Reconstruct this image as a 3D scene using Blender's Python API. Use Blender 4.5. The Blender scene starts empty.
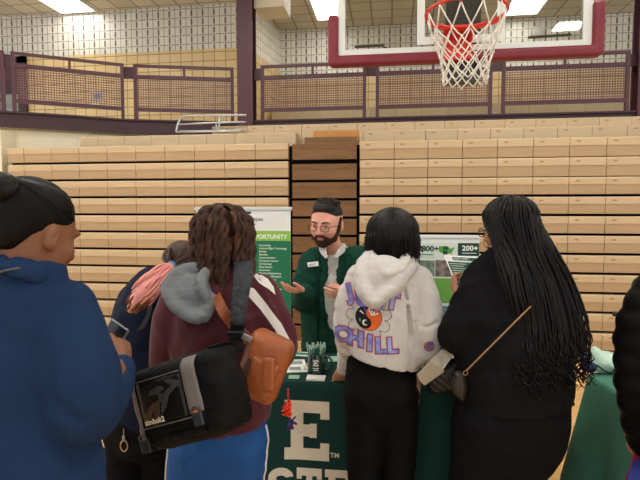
import bpy, bmesh, math, random
import numpy as np
from mathutils import Vector
from mathutils.bvhtree import BVHTree

random.seed(7); np.random.seed(7)
COL = bpy.context.scene.collection
CAMZ = 1.52
YAW = math.radians(8.0)
PITCH = math.atan(0.06)
FPX = 500.0
R_ = np.array([math.cos(YAW), math.sin(YAW), 0.0])      # to the right of the photographer
F_ = np.array([-math.sin(YAW), math.cos(YAW), 0.0])     # away from the photographer
Z_ = np.array([0.0, 0.0, 1.0])
SP, CP = math.sin(PITCH), math.cos(PITCH)

def A(*v): return np.array(v, dtype=float)
def nrm(v):
    v = np.asarray(v, float); return v / (np.linalg.norm(v) + 1e-12)
def ray(px, py):
    a = (px - 320) / FPX; b = (py - 240) / FPX
    return R_ * a + F_ * (CP - b * SP) + Z_ * (-SP - b * CP)
def V(px, py, h):
    """point seen at px,py at the horizontal distance h ahead"""
    b = (py - 240) / FPX
    return A(0, 0, CAMZ) + ray(px, py) * (h / (CP - b * SP))
def W(px, py, Y):
    d = ray(px, py); return A(0, 0, CAMZ) + d * (Y / d[1])
def ZP(px, py, z):
    d = ray(px, py); return A(0, 0, CAMZ) + d * ((z - CAMZ) / d[2])

# ------------------------------------------------------------------ materials
def lin(c):
    if isinstance(c, str):
        c = c.lstrip('#'); c = [int(c[i:i+2], 16) / 255 for i in (0, 2, 4)]
    return tuple((x / 12.92 if x <= 0.04045 else ((x + 0.055) / 1.055) ** 2.4) for x in c) + (1.0,)

def mat(name, col, rough=0.7, spec=0.3, metal=0.0, var=0.0, vscale=8.0, bump=0.0, bscale=200.0, col2=None,
        stretch=(1, 1, 1), emit=0.0, sheen=0.0, coat=0.0, trans=0.0, island=0.0):
    m = bpy.data.materials.new(name); m.use_nodes = True
    nt = m.node_tree; N = nt.nodes; L = nt.links
    b = N['Principled BSDF']
    c = lin(col)
    b.inputs['Base Color'].default_value = c
    b.inputs['Roughness'].default_value = rough
    b.inputs['Specular IOR Level'].default_value = spec
    b.inputs['Metallic'].default_value = metal
    if sheen: b.inputs['Sheen Weight'].default_value = sheen
    if coat: b.inputs['Coat Weight'].default_value = coat
    if trans: b.inputs['Transmission Weight'].default_value = trans
    if emit:
        b.inputs['Emission Color'].default_value = c; b.inputs['Emission Strength'].default_value = emit
    tc = N.new('ShaderNodeTexCoord'); mp = N.new('ShaderNodeMapping')
    L.new(tc.outputs['Object'], mp.inputs['Vector']); mp.inputs['Scale'].default_value = stretch
    cs = None
    if var or col2:
        n = N.new('ShaderNodeTexNoise'); n.inputs['Scale'].default_value = vscale; n.inputs['Detail'].default_value = 5
        L.new(mp.outputs[0], n.inputs['Vector'])
        mx = N.new('ShaderNodeMix'); mx.data_type = 'RGBA'
        c2 = lin(col2) if col2 else tuple(x * (1 - var) for x in c[:3]) + (1,)
        c1 = c if col2 else tuple(min(1, x * (1 + var)) for x in c[:3]) + (1,)
        mx.inputs[6].default_value = c1; mx.inputs[7].default_value = c2
        rp = N.new('ShaderNodeMapRange'); rp.inputs[1].default_value = 0.35; rp.inputs[2].default_value = 0.65
        L.new(n.outputs['Fac'], rp.inputs[0]); L.new(rp.outputs[0], mx.inputs[0])
        cs = mx.outputs[2]
    if island:
        g = N.new('ShaderNodeNewGeometry'); hs = N.new('ShaderNodeHueSaturation')
        r2 = N.new('ShaderNodeMapRange'); r2.inputs[3].default_value = 1 - island; r2.inputs[4].default_value = 1 + island
        L.new(g.outputs['Random Per Island'], r2.inputs[0]); L.new(r2.outputs[0], hs.inputs['Value'])
        if cs: L.new(cs, hs.inputs['Color'])
        else: hs.inputs['Color'].default_value = c
        cs = hs.outputs[0]
    if cs: L.new(cs, b.inputs['Base Color'])
    if bump:
        n = N.new('ShaderNodeTexNoise'); n.inputs['Scale'].default_value = bscale; n.inputs['Detail'].default_value = 3
        L.new(mp.outputs[0], n.inputs['Vector'])
        bp = N.new('ShaderNodeBump'); bp.inputs['Strength'].default_value = bump; bp.inputs['Distance'].default_value = 0.01
        L.new(n.outputs['Fac'], bp.inputs['Height']); L.new(bp.outputs[0], b.inputs['Normal'])
    return m

# ------------------------------------------------------------------ object helpers
ORG = {}
def tag(o, label=None, cat=None, group=None, kind=None):
    if label: o['label'] = label
    if cat: o['category'] = cat
    if group: o['group'] = group
    if kind: o['kind'] = kind
    return o
def thing(name, label, cat, loc=(0, 0, 0), group=None):
    o = bpy.data.objects.new(name, None); COL.objects.link(o)
    o.location = tuple(loc); o.empty_display_size = 0.1
    ORG[o.name] = A(*loc)
    return tag(o, label, cat, group)
def mesh_obj(name, verts, faces, mats, parent=None, smooth=False, midx=None, org=None):
    verts = np.asarray(verts, float).reshape(-1, 3)
    if parent is not None: org = ORG[parent.name]
    elif org is None: org = A(0, 0, 0)
    me = bpy.data.meshes.new(name)
    v = verts - org
    if isinstance(faces, np.ndarray) and faces.ndim == 2:
        n, k = faces.shape
        me.vertices.add(len(v)); me.vertices.foreach_set('co', v.astype(np.float32).ravel())
        me.loops.add(n * k); me.loops.foreach_set('vertex_index', faces.astype(np.int32).ravel())
        me.polygons.add(n); me.polygons.foreach_set('loop_start', np.arange(0, n * k, k, dtype=np.int32))
        me.polygons.foreach_set('loop_total', np.full(n, k, dtype=np.int32))
        me.update(calc_edges=True); me.validate()
    else:
        me.from_pydata([tuple(x) for x in v], [], [tuple(f) for f in faces]); me.update()
    for m in (mats if isinstance(mats, (list, tuple)) else [mats]): me.materials.append(m)
    if midx is not None: me.polygons.foreach_set('material_index', np.asarray(midx, np.int32))
    if smooth: me.polygons.foreach_set('use_smooth', np.ones(len(me.polygons), bool))
    o = bpy.data.objects.new(name, me); COL.objects.link(o)
    ORG[o.name] = org
    if parent is not None: o.parent = parent
    else: o.location = tuple(org)
    return o

class MB:
    def __init__(s): s.v = []; s.f = []; s.m = []; s.n = 0
    def add(s, v, f, m=0):
        v = [tuple(x) for x in v]
        s.v += v; s.f += [tuple(i + s.n for i in q) for q in f]; s.m += [m] * len(f); s.n += len(v)
    def box(s, lo, hi, m=0, bev=0.0, ax=None, org=None):
        """axis box, or in the frame ax (3 vectors) at org"""
        x0, y0, z0 = lo; x1, y1, z1 = hi
        if bev <= 0:
            v = [(x, y, z) for x in (x0, x1) for y in (y0, y1) for z in (z0, z1)]
            f = [(0, 1, 3, 2), (4, 6, 7, 5), (0, 4, 5, 1), (2, 3, 7, 6), (0, 2, 6, 4), (1, 5, 7, 3)]
        else:
            bm = bmesh.new(); bmesh.ops.create_cube(bm, size=1)
            for q in bm.verts:
                q.co = Vector(((x0 + x1) / 2 + q.co.x * (x1 - x0), (y0 + y1) / 2 + q.co.y * (y1 - y0), (z0 + z1) / 2 + q.co.z * (z1 - z0)))
            bmesh.ops.bevel(bm, geom=list(bm.edges), offset=bev, segments=2, affect='EDGES', profile=0.6)
            bm.verts.index_update()
            v = [tuple(q.co) for q in bm.verts]; f = [tuple(q.index for q in p.verts) for p in bm.faces]; bm.free()
        if ax is not None:
            M = np.array([nrm(a) for a in ax]); v = np.array(v) @ M + np.asarray(org)
        s.add(v, f, m)
    def bar(s, a, b, w, t, up=(0, 0, 1), m=0):
        """rectangular bar a->b; w across, t along up"""
        a = np.asarray(a, float); b = np.asarray(b, float); d = nrm(b - a); side = nrm(np.cross(d, up)); u = np.cross(side, d)
        v = [p + side * i * w / 2 + u * j * t / 2 for p in (a, b) for i in (-1, 1) for j in (-1, 1)]
        s.add(v, [(0, 1, 3, 2), (4, 6, 7, 5), (0, 4, 5, 1), (2, 3, 7, 6), (0, 2, 6, 4), (1, 5, 7, 3)], m)
    def tube(s, pts, r, sides=8, m=0, closed=False, cap=True, twist=0.0, lobes=0.0, phase=0.0):
        P = np.asarray(pts, float); n = len(P)
        r = np.broadcast_to(np.asarray(r, float), (n,))
        T = np.roll(P, -1, 0) - np.roll(P, 1, 0) if closed else np.gradient(P, axis=0)
        T /= np.linalg.norm(T, axis=1)[:, None] + 1e-12
        N = np.zeros_like(P); u = np.cross(T[0], (0.3, 0.2, 0.93))
        if np.linalg.norm(u) < 0.1: u = np.cross(T[0], (1, 0, 0))
        u = nrm(u)
        for i in range(n):
            u = u - T[i] * np.dot(u, T[i]); u = nrm(u); N[i] = u
        B = np.cross(T, N)
        L = np.concatenate([[0], np.cumsum(np.linalg.norm(np.diff(P, axis=0), axis=1))])
        ph = np.arange(sides) * 2 * math.pi / sides
        rr = r[:, None] * (1 + lobes * np.cos(2 * (ph[None, :] - twist * L[:, None] - phase)))
        ring = P[:, None, :] + rr[..., None] * (np.cos(ph)[None, :, None] * N[:, None, :] + np.sin(ph)[None, :, None] * B[:, None, :])
        f = []
        for i in range(n if closed else n - 1):
            j = (i + 1) % n
            for k in range(sides):
                l = (k + 1) % sides
                f.append((i * sides + k, j * sides + k, j * sides + l, i * sides + l))
        if cap and not closed:
            f.append(tuple(range(sides))); f.append(tuple((n - 1) * sides + k for k in reversed(range(sides))))
        s.add(ring.reshape(-1, 3), f, m)
    def ribbon(s, pts, wv, w, t=0.003, m=0):
        """flat strap: path pts, width vectors wv (one or per point)"""
        P = np.asarray(pts, float); n = len(P)
        WV = np.broadcast_to(np.asarray(wv, float), (n, 3)); w = np.broadcast_to(np.asarray(w, float), (n,))
        T = np.gradient(P, axis=0); T /= np.linalg.norm(T, axis=1)[:, None]
        WV = WV - T * np.sum(WV * T, 1)[:, None]; WV = WV / np.linalg.norm(WV, axis=1)[:, None]
        NN = np.cross(T, WV)
        v = []
        for i in range(n):
            for a, b in ((-1, -1), (1, -1), (1, 1), (-1, 1)): v.append(P[i] + WV[i] * a * w[i] / 2 + NN[i] * b * t / 2)
        f = [(0, 1, 2, 3), tuple((n - 1) * 4 + k for k in (3, 2, 1, 0))]
        for i in range(n - 1):
            for k in range(4): f.append((i * 4 + k, (i + 1) * 4 + k, (i + 1) * 4 + (k + 1) % 4, i * 4 + (k + 1) % 4))
        s.add(v, f, m)
    def lathe(s, prof, c, ax=(0, 0, 1), seg=24, m=0):
        ax = nrm(ax); u = nrm(np.cross(ax, (0.9, 0.1, 0.3))); w = np.cross(ax, u); c = np.asarray(c, float)
        v = [c + ax * z + r * (u * math.cos(2 * math.pi * k / seg) + w * math.sin(2 * math.pi * k / seg)) for r, z in prof for k in range(seg)]
        f = [(i * seg + k, i * seg + (k + 1) % seg, (i + 1) * seg + (k + 1) % seg, (i + 1) * seg + k) for i in range(len(prof) - 1) for k in range(seg)]
        f.append(tuple(reversed(range(seg)))); f.append(tuple((len(prof) - 1) * seg + k for k in range(seg)))
        s.add(v, f, m)
    def poly(s, pts2, org, u, v, t, m=0):
        """extruded polygon with 2-D points in the frame u,v; t thick along u x v"""
        org = np.asarray(org, float); u = np.asarray(u, float); v = np.asarray(v, float); n = nrm(np.cross(u, v))
        k = len(pts2)
        a = [org + u * p[0] + v * p[1] for p in pts2]; b = [p + n * t for p in a]
        s.add(a + b, [tuple(reversed(range(k))), tuple(range(k, 2 * k))] + [(i, (i + 1) % k, k + (i + 1) % k, k + i) for i in range(k)], m)
    def text(s, txt, size, org, u, v, t=0.0005, m=0, align='LEFT', offset=0.0, bold=0.0, stretch=1.0, spacing=1.0):
        vs, fs = text_mesh(txt, size, align, offset + bold, spacing)
        u = nrm(u); v = nrm(v); n = np.cross(u, v)
        P = np.asarray(org, float) + np.outer(vs[:, 0] * stretch, u) + np.outer(vs[:, 1], v) + n * t
        s.add(P, fs, m)
    def build(s, name, mats, parent=None, smooth=False, org=None):
        o = mesh_obj(name, s.v, s.f, mats, parent, smooth, s.m, org)
        return o

_TC = {}
def text_mesh(txt, size, align='LEFT', offset=0.0, spacing=1.0):
    cu = bpy.data.curves.new('t', 'FONT'); cu.body = txt; cu.size = size; cu.align_x = align
    cu.offset = offset; cu.resolution_u = 3; cu.space_character = spacing
    ob = bpy.data.objects.new('t', cu); COL.objects.link(ob)
    dg = bpy.context.evaluated_depsgraph_get(); ev = ob.evaluated_get(dg); me = ev.to_mesh()
    vs = np.array([v.co[:] for v in me.vertices]).reshape(-1, 3); fs = [tuple(p.vertices) for p in me.polygons]
    ev.to_mesh_clear(); bpy.data.objects.remove(ob); bpy.data.curves.remove(cu)
    return vs, fs

def copy_tree(o, parent=None):
    c = o.copy(); COL.objects.link(c); c.parent = parent
    for ch in o.children: copy_tree(ch, c)
    return c

def spline(P, n=4):
    P = np.asarray(P, float); m = len(P)
    if m < 3: return np.array([P[0] + (P[-1] - P[0]) * t for t in np.linspace(0, 1, n + 1)])
    E = np.vstack([2 * P[0] - P[1], P, 2 * P[-1] - P[-2]]); out = []
    for i in range(m - 1):
        p0, p1, p2, p3 = E[i:i + 4]
        for t in np.arange(n) / n:
            out.append(0.5 * ((2 * p1) + (-p0 + p2) * t + (2 * p0 - 5 * p1 + 4 * p2 - p3) * t * t + (-p0 + 3 * p1 - 3 * p2 + p3) * t ** 3))
    out.append(P[-1]); return np.array(out)

# ------------------------------------------------------------------ distance-field modelling of soft bodies
def wrinkle(seed, freq=22.0, k=(1, 1, 1), n=5, sharp=False):
    rs = np.random.RandomState(seed)
    if sharp: n = n + 2
    D = rs.normal(size=(n, 3)) * (np.array(k) if not sharp else np.array([.55, .55, 1.0])); D /= np.linalg.norm(D, axis=1)[:, None]
    D2 = rs.normal(size=(n, 3)); D2 /= np.linalg.norm(D2, axis=1)[:, None]; D3 = rs.normal(size=(n, 3)); D3 /= np.linalg.norm(D3, axis=1)[:, None]
    fr = freq * rs.uniform(0.6, 1.6, n); ph = rs.uniform(0, 6.28, (n, 3)); am = 1 / np.sqrt(fr / freq); am /= am.sum()
    def fn(x, y, z):
        o = 0
        for i in range(n):
            a = x * D[i, 0] + y * D[i, 1] + z * D[i, 2]; b = x * D2[i, 0] + y * D2[i, 1] + z * D2[i, 2]
            if sharp:      # long soft folds that come and go
                c = x * D3[i, 0] + y * D3[i, 1] + z * D3[i, 2]
                s = np.sin(a * fr[i] * .42 + ph[i, 0] + 1.4 * np.sin(b * 8 + ph[i, 1]))
                m = np.clip(.25 + 1.0 * np.sin(c * 11 + ph[i, 2] + np.sin(b * 6)), 0, 1)
                o = o + (np.exp(-s * s * 7) - .3) * m * (-1 if i % 2 else 1) * .62
            else:
                o = o + am[i] * np.sin(a * fr[i] + ph[i, 0] + np.sin(b * 9 + ph[i, 1]) * 1.6)
        return o
    return fn

class Sdf:
    def __init__(s): s.ops = []
    def ell(s, c, rad, axes=None, k=0.02, sub=False):
        c = np.asarray(c, float); rad = A(*rad) if np.ndim(rad) else A(rad, rad, rad)
        M = np.eye(3) if axes is None else np.array([nrm(a) for a in axes])
        e = np.sqrt((M.T ** 2) @ (rad ** 2))
        def fn(X, Y, Z):
            x = X - c[0]; y = Y - c[1]; z = Z - c[2]; q = 0; g = 0
            for i in range(3):
                w = (x * M[i, 0] + y * M[i, 1] + z * M[i, 2])
                q = q + (w / rad[i]) ** 2; g = g + (w / rad[i] ** 2) ** 2
            q = np.sqrt(q); return (q - 1) * q / (np.sqrt(g) + 1e-9)
        s.ops.append(('sub' if sub else 'add', fn, c - e, c + e, k))
    def chain(s, pts, rad, side=None, k=0.02, n=3, sub=False):
        side = R_ if side is None else nrm(side)
        P = np.asarray(pts, float)
        Rr = np.array([(r, r) if np.ndim(r) == 0 else tuple(r) for r in rad], float)
        PR = np.hstack([P, Rr])
        if len(P) > 2 and n > 1: PR = spline(PR, n)
        PR[:, 3:] = np.maximum(PR[:, 3:], 0.002)
        P = PR[:, :3]; Rr = PR[:, 3:]
        mr = Rr.max()
        segs = []
        for i in range(len(P) - 1):
            a, b = P[i], P[i + 1]; L = np.linalg.norm(b - a)
            if L < 1e-6: continue
            d = (b - a) / L; u = side - d * np.dot(side, d)
            if np.linalg.norm(u) < 0.15: u = Z_ - d * d[2]
            u = nrm(u); v = np.cross(d, u); segs.append((a, d, L, u, v, Rr[i], Rr[i + 1]))
        def fn(X, Y, Z):
            best = None
            for a, d, L, u, v, ra, rb in segs:
                x = X - a[0]; y = Y - a[1]; z = Z - a[2]
                w = x * d[0] + y * d[1] + z * d[2]
                t = np.clip(w / L, 0, 1); over = w - t * L
                ru = ra[0] + (rb[0] - ra[0]) * t; rv = ra[1] + (rb[1] - ra[1]) * t; rw = np.minimum(ru, rv)
                p = x * u[0] + y * u[1] + z * u[2]; q_ = x * v[0] + y * v[1] + z * v[2]
                q = np.sqrt((p / ru) ** 2 + (q_ / rv) ** 2 + (over / rw) ** 2)
                g = np.sqrt((p / ru ** 2) ** 2 + (q_ / rv ** 2) ** 2 + (over / rw ** 2) ** 2) + 1e-9
                dd = (q - 1) * q / g
                dd = np.where(q < 0.2, -rw * (1 - q), dd)
                best = dd if best is None else np.minimum(best, dd)
            return best
        s.ops.append(('sub' if sub else 'add', fn, P.min(0) - mr, P.max(0) + mr, k))
    def rbox(s, c, half, axes, r=0.02, k=0.01, sub=False, pillow=0.0):
        c = np.asarray(c, float); M = np.array([nrm(a) for a in axes]); half = A(*half)
        e = np.abs(M.T) @ (half + pillow)
        def fn(X, Y, Z):
            x = X - c[0]; y = Y - c[1]; z = Z - c[2]
            w = [x * M[i, 0] + y * M[i, 1] + z * M[i, 2] for i in range(3)]
            pl = pillow * np.clip(1 - (w[0] / half[0]) ** 2, 0, 1) * np.clip(1 - (w[2] / half[2]) ** 2, 0, 1) if pillow else 0
            h = [half[0] - r, half[1] - r + pl, half[2] - r]
            q = [np.abs(w[i]) - h[i] for i in range(3)]
            o = np.sqrt(sum(np.maximum(t, 0) ** 2 for t in q)); return o + np.minimum(np.maximum(np.maximum(q[0], q[1]), q[2]), 0) - r
        s.ops.append(('sub' if sub else 'add', fn, c - e, c + e, k))
    def clip(s, p0, n, lo=None, hi=None):
        n = nrm(n); p0 = np.asarray(p0, float)
        s.ops.append(('clip', lambda X, Y, Z: (X - p0[0]) * n[0] + (Y - p0[1]) * n[1] + (Z - p0[2]) * n[2], lo, hi, 0))
    def disp(s, fn, amp, win=None): s.ops.append(('disp', fn, win, None, amp))
    def mesh(s, res=0.006):
        los = [o[2] for o in s.ops if o[0] == 'add']; his = [o[3] for o in s.ops if o[0] == 'add']
        lo = np.min(los, 0) - 0.02 - 2 * res; hi = np.max(his, 0) + 0.02 + 2 * res
        n = np.ceil((hi - lo) / res).astype(int) + 1
        g = np.full(n, 0.3, np.float32); ax = [(lo[i] + np.arange(n[i]) * res).astype(np.float32) for i in range(3)]
        for kind, fn, a, b, k in s.ops:
            if kind == 'disp':
                I = np.nonzero(np.abs(g) < 0.035)
                x, y, z = ax[0][I[0]], ax[1][I[1]], ax[2][I[2]]
                w = k * fn(x, y, z)
                if a is not None: w = w * a(x, y, z)
                g[I] += w.astype(np.float32); continue
            if a is None: sl = [slice(0, n[i]) for i in range(3)]
            else:
                m = 0 if kind == 'clip' else k + 2 * res + 0.004
                i0 = np.clip(np.floor((a - m - lo) / res).astype(int), 0, n - 1); i1 = np.clip(np.ceil((b + m - lo) / res).astype(int) + 1, 1, n)
                if np.any(i1 <= i0): continue
                sl = [slice(i0[i], i1[i]) for i in range(3)]
            sl = tuple(sl)
            X = ax[0][sl[0]][:, None, None]; Y = ax[1][sl[1]][None, :, None]; Z = ax[2][sl[2]][None, None, :]
            d = fn(X, Y, Z).astype(np.float32); c = g[sl]
            if kind == 'clip': g[sl] = np.maximum(c, d)
            elif kind == 'add':
                h = np.maximum(k - np.abs(c - d), 0) / k if k > 0 else 0
                g[sl] = np.minimum(c, d) - h * h * k * 0.25
            else:
                d = -d; h = np.maximum(k - np.abs(c - d), 0) / k if k > 0 else 0
                g[sl] = np.maximum(c, d) + h * h * k * 0.25
        return nets(g, lo, res)

def nets(g, lo, res):
    s = g < 0
    n = np.array(g.shape)
    cnt = np.zeros(n - 1, np.int8)
    for a in (0, 1):
        for b in (0, 1):
            for c in (0, 1): cnt += s[a:n[0] - 1 + a, b:n[1] - 1 + b, c:n[2] - 1 + c]
    I = np.argwhere((cnt > 0) & (cnt < 8)); del cnt
    idx = np.full(n - 1, -1, np.int32); idx[tuple(I.T)] = np.arange(len(I))
    acc = np.zeros((len(I), 3)); num = np.zeros(len(I))
    cor = [(a, b, c) for a in (0, 1) for b in (0, 1) for c in (0, 1)]
    val = {c: g[tuple((I + c).T)] for c in cor}
    for c in cor:
        for d in range(3):
            if c[d]: continue
            e = list(c); e[d] = 1; e = tuple(e)
            v0, v1 = val[c], val[e]; m = (v0 < 0) != (v1 < 0)
            t = np.where(m, v0 / (v0 - v1 + 1e-12), 0)
            p = np.array(c, float)[None, :].repeat(len(I), 0); p[:, d] += t
            acc[m] += p[m]; num[m] += 1
    verts = lo + (I + acc / num[:, None]) * res
    quads = []
    for d in range(3):
        a = [slice(None)] * 3; b = [slice(None)] * 3; a[d] = slice(0, -1); b[d] = slice(1, None)
        E = np.argwhere(s[tuple(a)] != s[tuple(b)])
        o1, o2 = [(1, 2), (2, 0), (0, 1)][d]
        ok = (E[:, o1] > 0) & (E[:, o2] > 0) & (E[:, o1] < n[o1] - 1) & (E[:, o2] < n[o2] - 1); E = E[ok]
        e1 = np.zeros(3, int); e1[o1] = 1; e2 = np.zeros(3, int); e2[o2] = 1
        q = np.stack([idx[tuple((E - e1 - e2).T)], idx[tuple((E - e2).T)], idx[tuple(E.T)], idx[tuple((E - e1).T)]], 1)
        ins = s[tuple(E.T)]
        q[~ins] = q[~ins][:, ::-1]; quads.append(q)
    return verts, np.vstack(quads)

def drop_decal(name, vs, fs, bvh, org, u, v, n, mats, parent, off=0.002, maxlen=0.012, midx=None):
    """lay a flat drawing onto a curved surface: 2-D points in frame u,v; projected along -n"""
    bm = bmesh.new()
    bv = [bm.verts.new((p[0], p[1], 0)) for p in vs]
    for i, f in enumerate(fs):
        try:
            q = bm.faces.new([bv[k] for k in f]); q.material_index = 0 if midx is None else midx[i]
        except ValueError: pass
    bm.normal_update(); bmesh.ops.triangulate(bm, faces=list(bm.faces))
    for _ in range(4):
        ed = [e for e in bm.edges if e.calc_length() > maxlen]
        if not ed: break
        bmesh.ops.subdivide_edges(bm, edges=ed, cuts=1)
        bm.normal_update(); bmesh.ops.triangulate(bm, faces=[f for f in bm.faces if len(f.verts) > 3])
    u = nrm(u); v = nrm(v); n = nrm(n); org = np.asarray(org, float); dead = []
    out = []
    bm.verts.index_update()
    for q in bm.verts:
        p = org + u * q.co.x + v * q.co.y
        loc, nn, i, d = bvh.ray_cast(Vector(p + n * 0.5), Vector(-n))
        if loc is None: dead.append(q); out.append(p)
        else: out.append(np.array(loc) + n * off)
    F = [tuple(q.index for q in f.verts) for f in bm.faces if not any(x in dead for x in f.verts)] if len(dead) else [tuple(q.index for q in f.verts) for f in bm.faces]
    mi = [f.material_index for f in bm.faces if not len(dead) or not any(x in dead for x in f.verts)]
    bm.free()
    return mesh_obj(name, out, F, mats, parent, True, mi)
# ------------------------------------------------------------------ camera, world, view
cam = bpy.data.cameras.new('camera'); camo = bpy.data.objects.new('camera', cam); COL.objects.link(camo)
cam.sensor_width = 36; cam.lens = FPX / 640 * 36; cam.clip_start = 0.05; cam.clip_end = 100
camo.location = (0, 0, CAMZ); camo.rotation_euler = (math.pi / 2 - PITCH, 0, YAW)
bpy.context.scene.camera = camo
sc = bpy.context.scene
sc.view_settings.view_transform = 'Standard'; sc.view_settings.look = 'None'; sc.view_settings.gamma = 1.0
sc.view_settings.exposure = 0.5
w = bpy.data.worlds.new('world'); sc.world = w; w.use_nodes = True
w.node_tree.nodes['Background'].inputs[0].default_value = (0.90, 0.955, 1.0, 1)
w.node_tree.nodes['Background'].inputs[1].default_value = 0.85

# ------------------------------------------------------------------ room materials
def block_mat(name, base, line, px, pz, lw, slots, zsplit=None, low=None):
    """glazed block wall: thin joints on a px x pz grid, upright dark slots in every joint when slots"""
    m = bpy.data.materials.new(name); m.use_nodes = True; nt = m.node_tree; N = nt.nodes; L = nt.links
    b = N['Principled BSDF']; b.inputs['Roughness'].default_value = 0.35
    tc = N.new('ShaderNodeTexCoord'); sp = N.new('ShaderNodeSeparateXYZ'); L.new(tc.outputs['UV'], sp.inputs[0])
    def M(op, a, bb=None, c=None):
        n = N.new('ShaderNodeMath'); n.operation = op
        for i, q in enumerate((a, bb, c)):
            if q is None: continue
            if isinstance(q, (int, float)): n.inputs[i].default_value = q
            else: L.new(q, n.inputs[i])
        return n.outputs[0]
    def fr(s, p, off=0.0): return M('FRACT', M('ADD', M('DIVIDE', s, p), off))
    def near(f, wd): return M('LESS_THAN', M('ABSOLUTE', M('SUBTRACT', f, 0.5)), wd)
    u, v = sp.outputs[0], sp.outputs[1]
    fx = fr(u, px); fz = fr(v, pz)
    jl = M('MAXIMUM', near(fx, lw / px / 2), near(fz, lw / pz / 2))
    nz = N.new('ShaderNodeTexNoise'); nz.inputs['Scale'].default_value = 3.0
    L.new(tc.outputs['UV'], nz.inputs['Vector'])
    wn = N.new('ShaderNodeTexWhiteNoise'); wn.noise_dimensions = '2D'
    cv = N.new('ShaderNodeCombineXYZ'); L.new(M('FLOOR', M('ADD', M('DIVIDE', u, px), 0.5)), cv.inputs[0]); L.new(M('FLOOR', M('ADD', M('DIVIDE', v, pz), 0.5)), cv.inputs[1])
    L.new(cv.outputs[0], wn.inputs[0])
    def mixc(f, c1, c2):
        n = N.new('ShaderNodeMix'); n.data_type = 'RGBA'; L.new(f, n.inputs[0])
        for i, q in ((6, c1), (7, c2)):
            if isinstance(q, tuple): n.inputs[i].default_value = q
            else: L.new(q, n.inputs[i])
        return n.outputs[2]
    def tint(c):
        hs = N.new('ShaderNodeHueSaturation'); hs.inputs['Color'].default_value = lin(c)
        r = N.new('ShaderNodeMapRange'); r.inputs[3].default_value = 0.9; r.inputs[4].default_value = 1.06
        L.new(wn.outputs[0], r.inputs[0]); L.new(r.outputs[0], hs.inputs['Value']); return hs.outputs[0]
    fh = fr(u, px, 0.5)
    up = mixc(M('MAXIMUM', jl, near(fh, lw / px / 2)), tint(base), lin(line))
    if slots:
        row = M('MODULO', M('FLOOR', M('ADD', M('DIVIDE', v, pz), 0.5)), 2.0)
        sl = M('MULTIPLY', near(fx, 0.075), M('GREATER_THAN', M('ABSOLUTE', M('SUBTRACT', fz, 0.5)), 0.17))
        strength = 0.85
        up = mixc(M('MULTIPLY', sl, strength), up, lin('#4a4038'))
    if low is not None:
        lo = mixc(jl, tint(low), lin('#8f7346'))
        up = mixc(M('GREATER_THAN', v, zsplit), lo, up)
    L.new(up, b.inputs['Base Color'])
    return m

M_CREAM = mat('cream_paint', '#f3e8ca', 0.6, var=0.03)
M_PURP = mat('plum_steel_paint', '#502d38', 0.45, 0.4, var=0.06)
M_PURPD = mat('plum_steel_dark', '#3f222b', 0.5, 0.4)
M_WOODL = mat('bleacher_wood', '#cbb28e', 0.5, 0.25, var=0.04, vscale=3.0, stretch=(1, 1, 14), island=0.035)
M_WOOD_SHADED = mat('bleacher_wood_shaded', '#b99d79', 0.5, 0.25, var=0.04, vscale=3.0, stretch=(1, 1, 14), island=0.03)  # same wood as the upper band, shade painted in as a darker tone
M_MARK = mat('bleacher_seat_mark', '#a98a62', 0.6)
M_BLACK = mat('black_gap', '#0c0a09', 0.9, 0.1)
M_BROWN = mat('aisle_board', '#7c5a39', 0.5, 0.3, var=0.12, vscale=2.5, stretch=(1, 1, 9), island=0.06)
M_BROWN2 = mat('aisle_board_orange', '#c98c48', 0.5, 0.3, var=0.1, vscale=4)
M_ALU = mat('brushed_metal', '#c9cccb', 0.35, 0.5, metal=0.6)
M_LIGHT = mat('light_diffuser', '#fffdf6', 0.5, emit=17.0)
M_WHITE = mat('white_plastic', '#eeeeea', 0.4)
M_SOFF = mat('soffit_paint', '#d8cbb2', 0.6)

def ceiling_mat():
    m = bpy.data.materials.new('ceiling_tiles'); m.use_nodes = True; nt = m.node_tree; N = nt.nodes; L = nt.links
    b = N['Principled BSDF']; b.inputs['Roughness'].default_value = 0.9
    tc = N.new('ShaderNodeTexCoord'); br = N.new('ShaderNodeTexBrick'); L.new(tc.outputs['Object'], br.inputs['Vector'])
    br.offset = 0.0; br.inputs['Scale'].default_value = 1.0; br.inputs['Brick Width'].default_value = 0.36; br.inputs['Row Height'].default_value = 0.36
    br.inputs['Mortar Size'].default_value = 0.014; br.inputs['Mortar Smooth'].default_value = 0.1
    br.inputs['Color1'].default_value = lin('#cfc3ae'); br.inputs['Color2'].default_value = lin('#bfb29c'); br.inputs['Mortar'].default_value = lin('#8f8474')
    L.new(br.outputs['Color'], b.inputs['Base Color']); return m
def floor_mat():
    m = bpy.data.materials.new('gym_floor'); m.use_nodes = True; nt = m.node_tree; N = nt.nodes; L = nt.links
    b = N['Principled BSDF']; b.inputs['Roughness'].default_value = 0.28
    tc = N.new('ShaderNodeTexCoord'); br = N.new('ShaderNodeTexBrick'); L.new(tc.outputs['Object'], br.inputs['Vector'])
    br.inputs['Scale'].default_value = 1.0; br.inputs['Brick Width'].default_value = 0.8; br.inputs['Row Height'].default_value = 0.057
    br.inputs['Mortar Size'].default_value = 0.0012
    br.inputs['Color1'].default_value = lin('#dcb67c'); br.inputs['Color2'].default_value = lin('#cda268'); br.inputs['Mortar'].default_value = lin('#9a7038')
    L.new(br.outputs['Color'], b.inputs['Base Color']); return m

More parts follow.
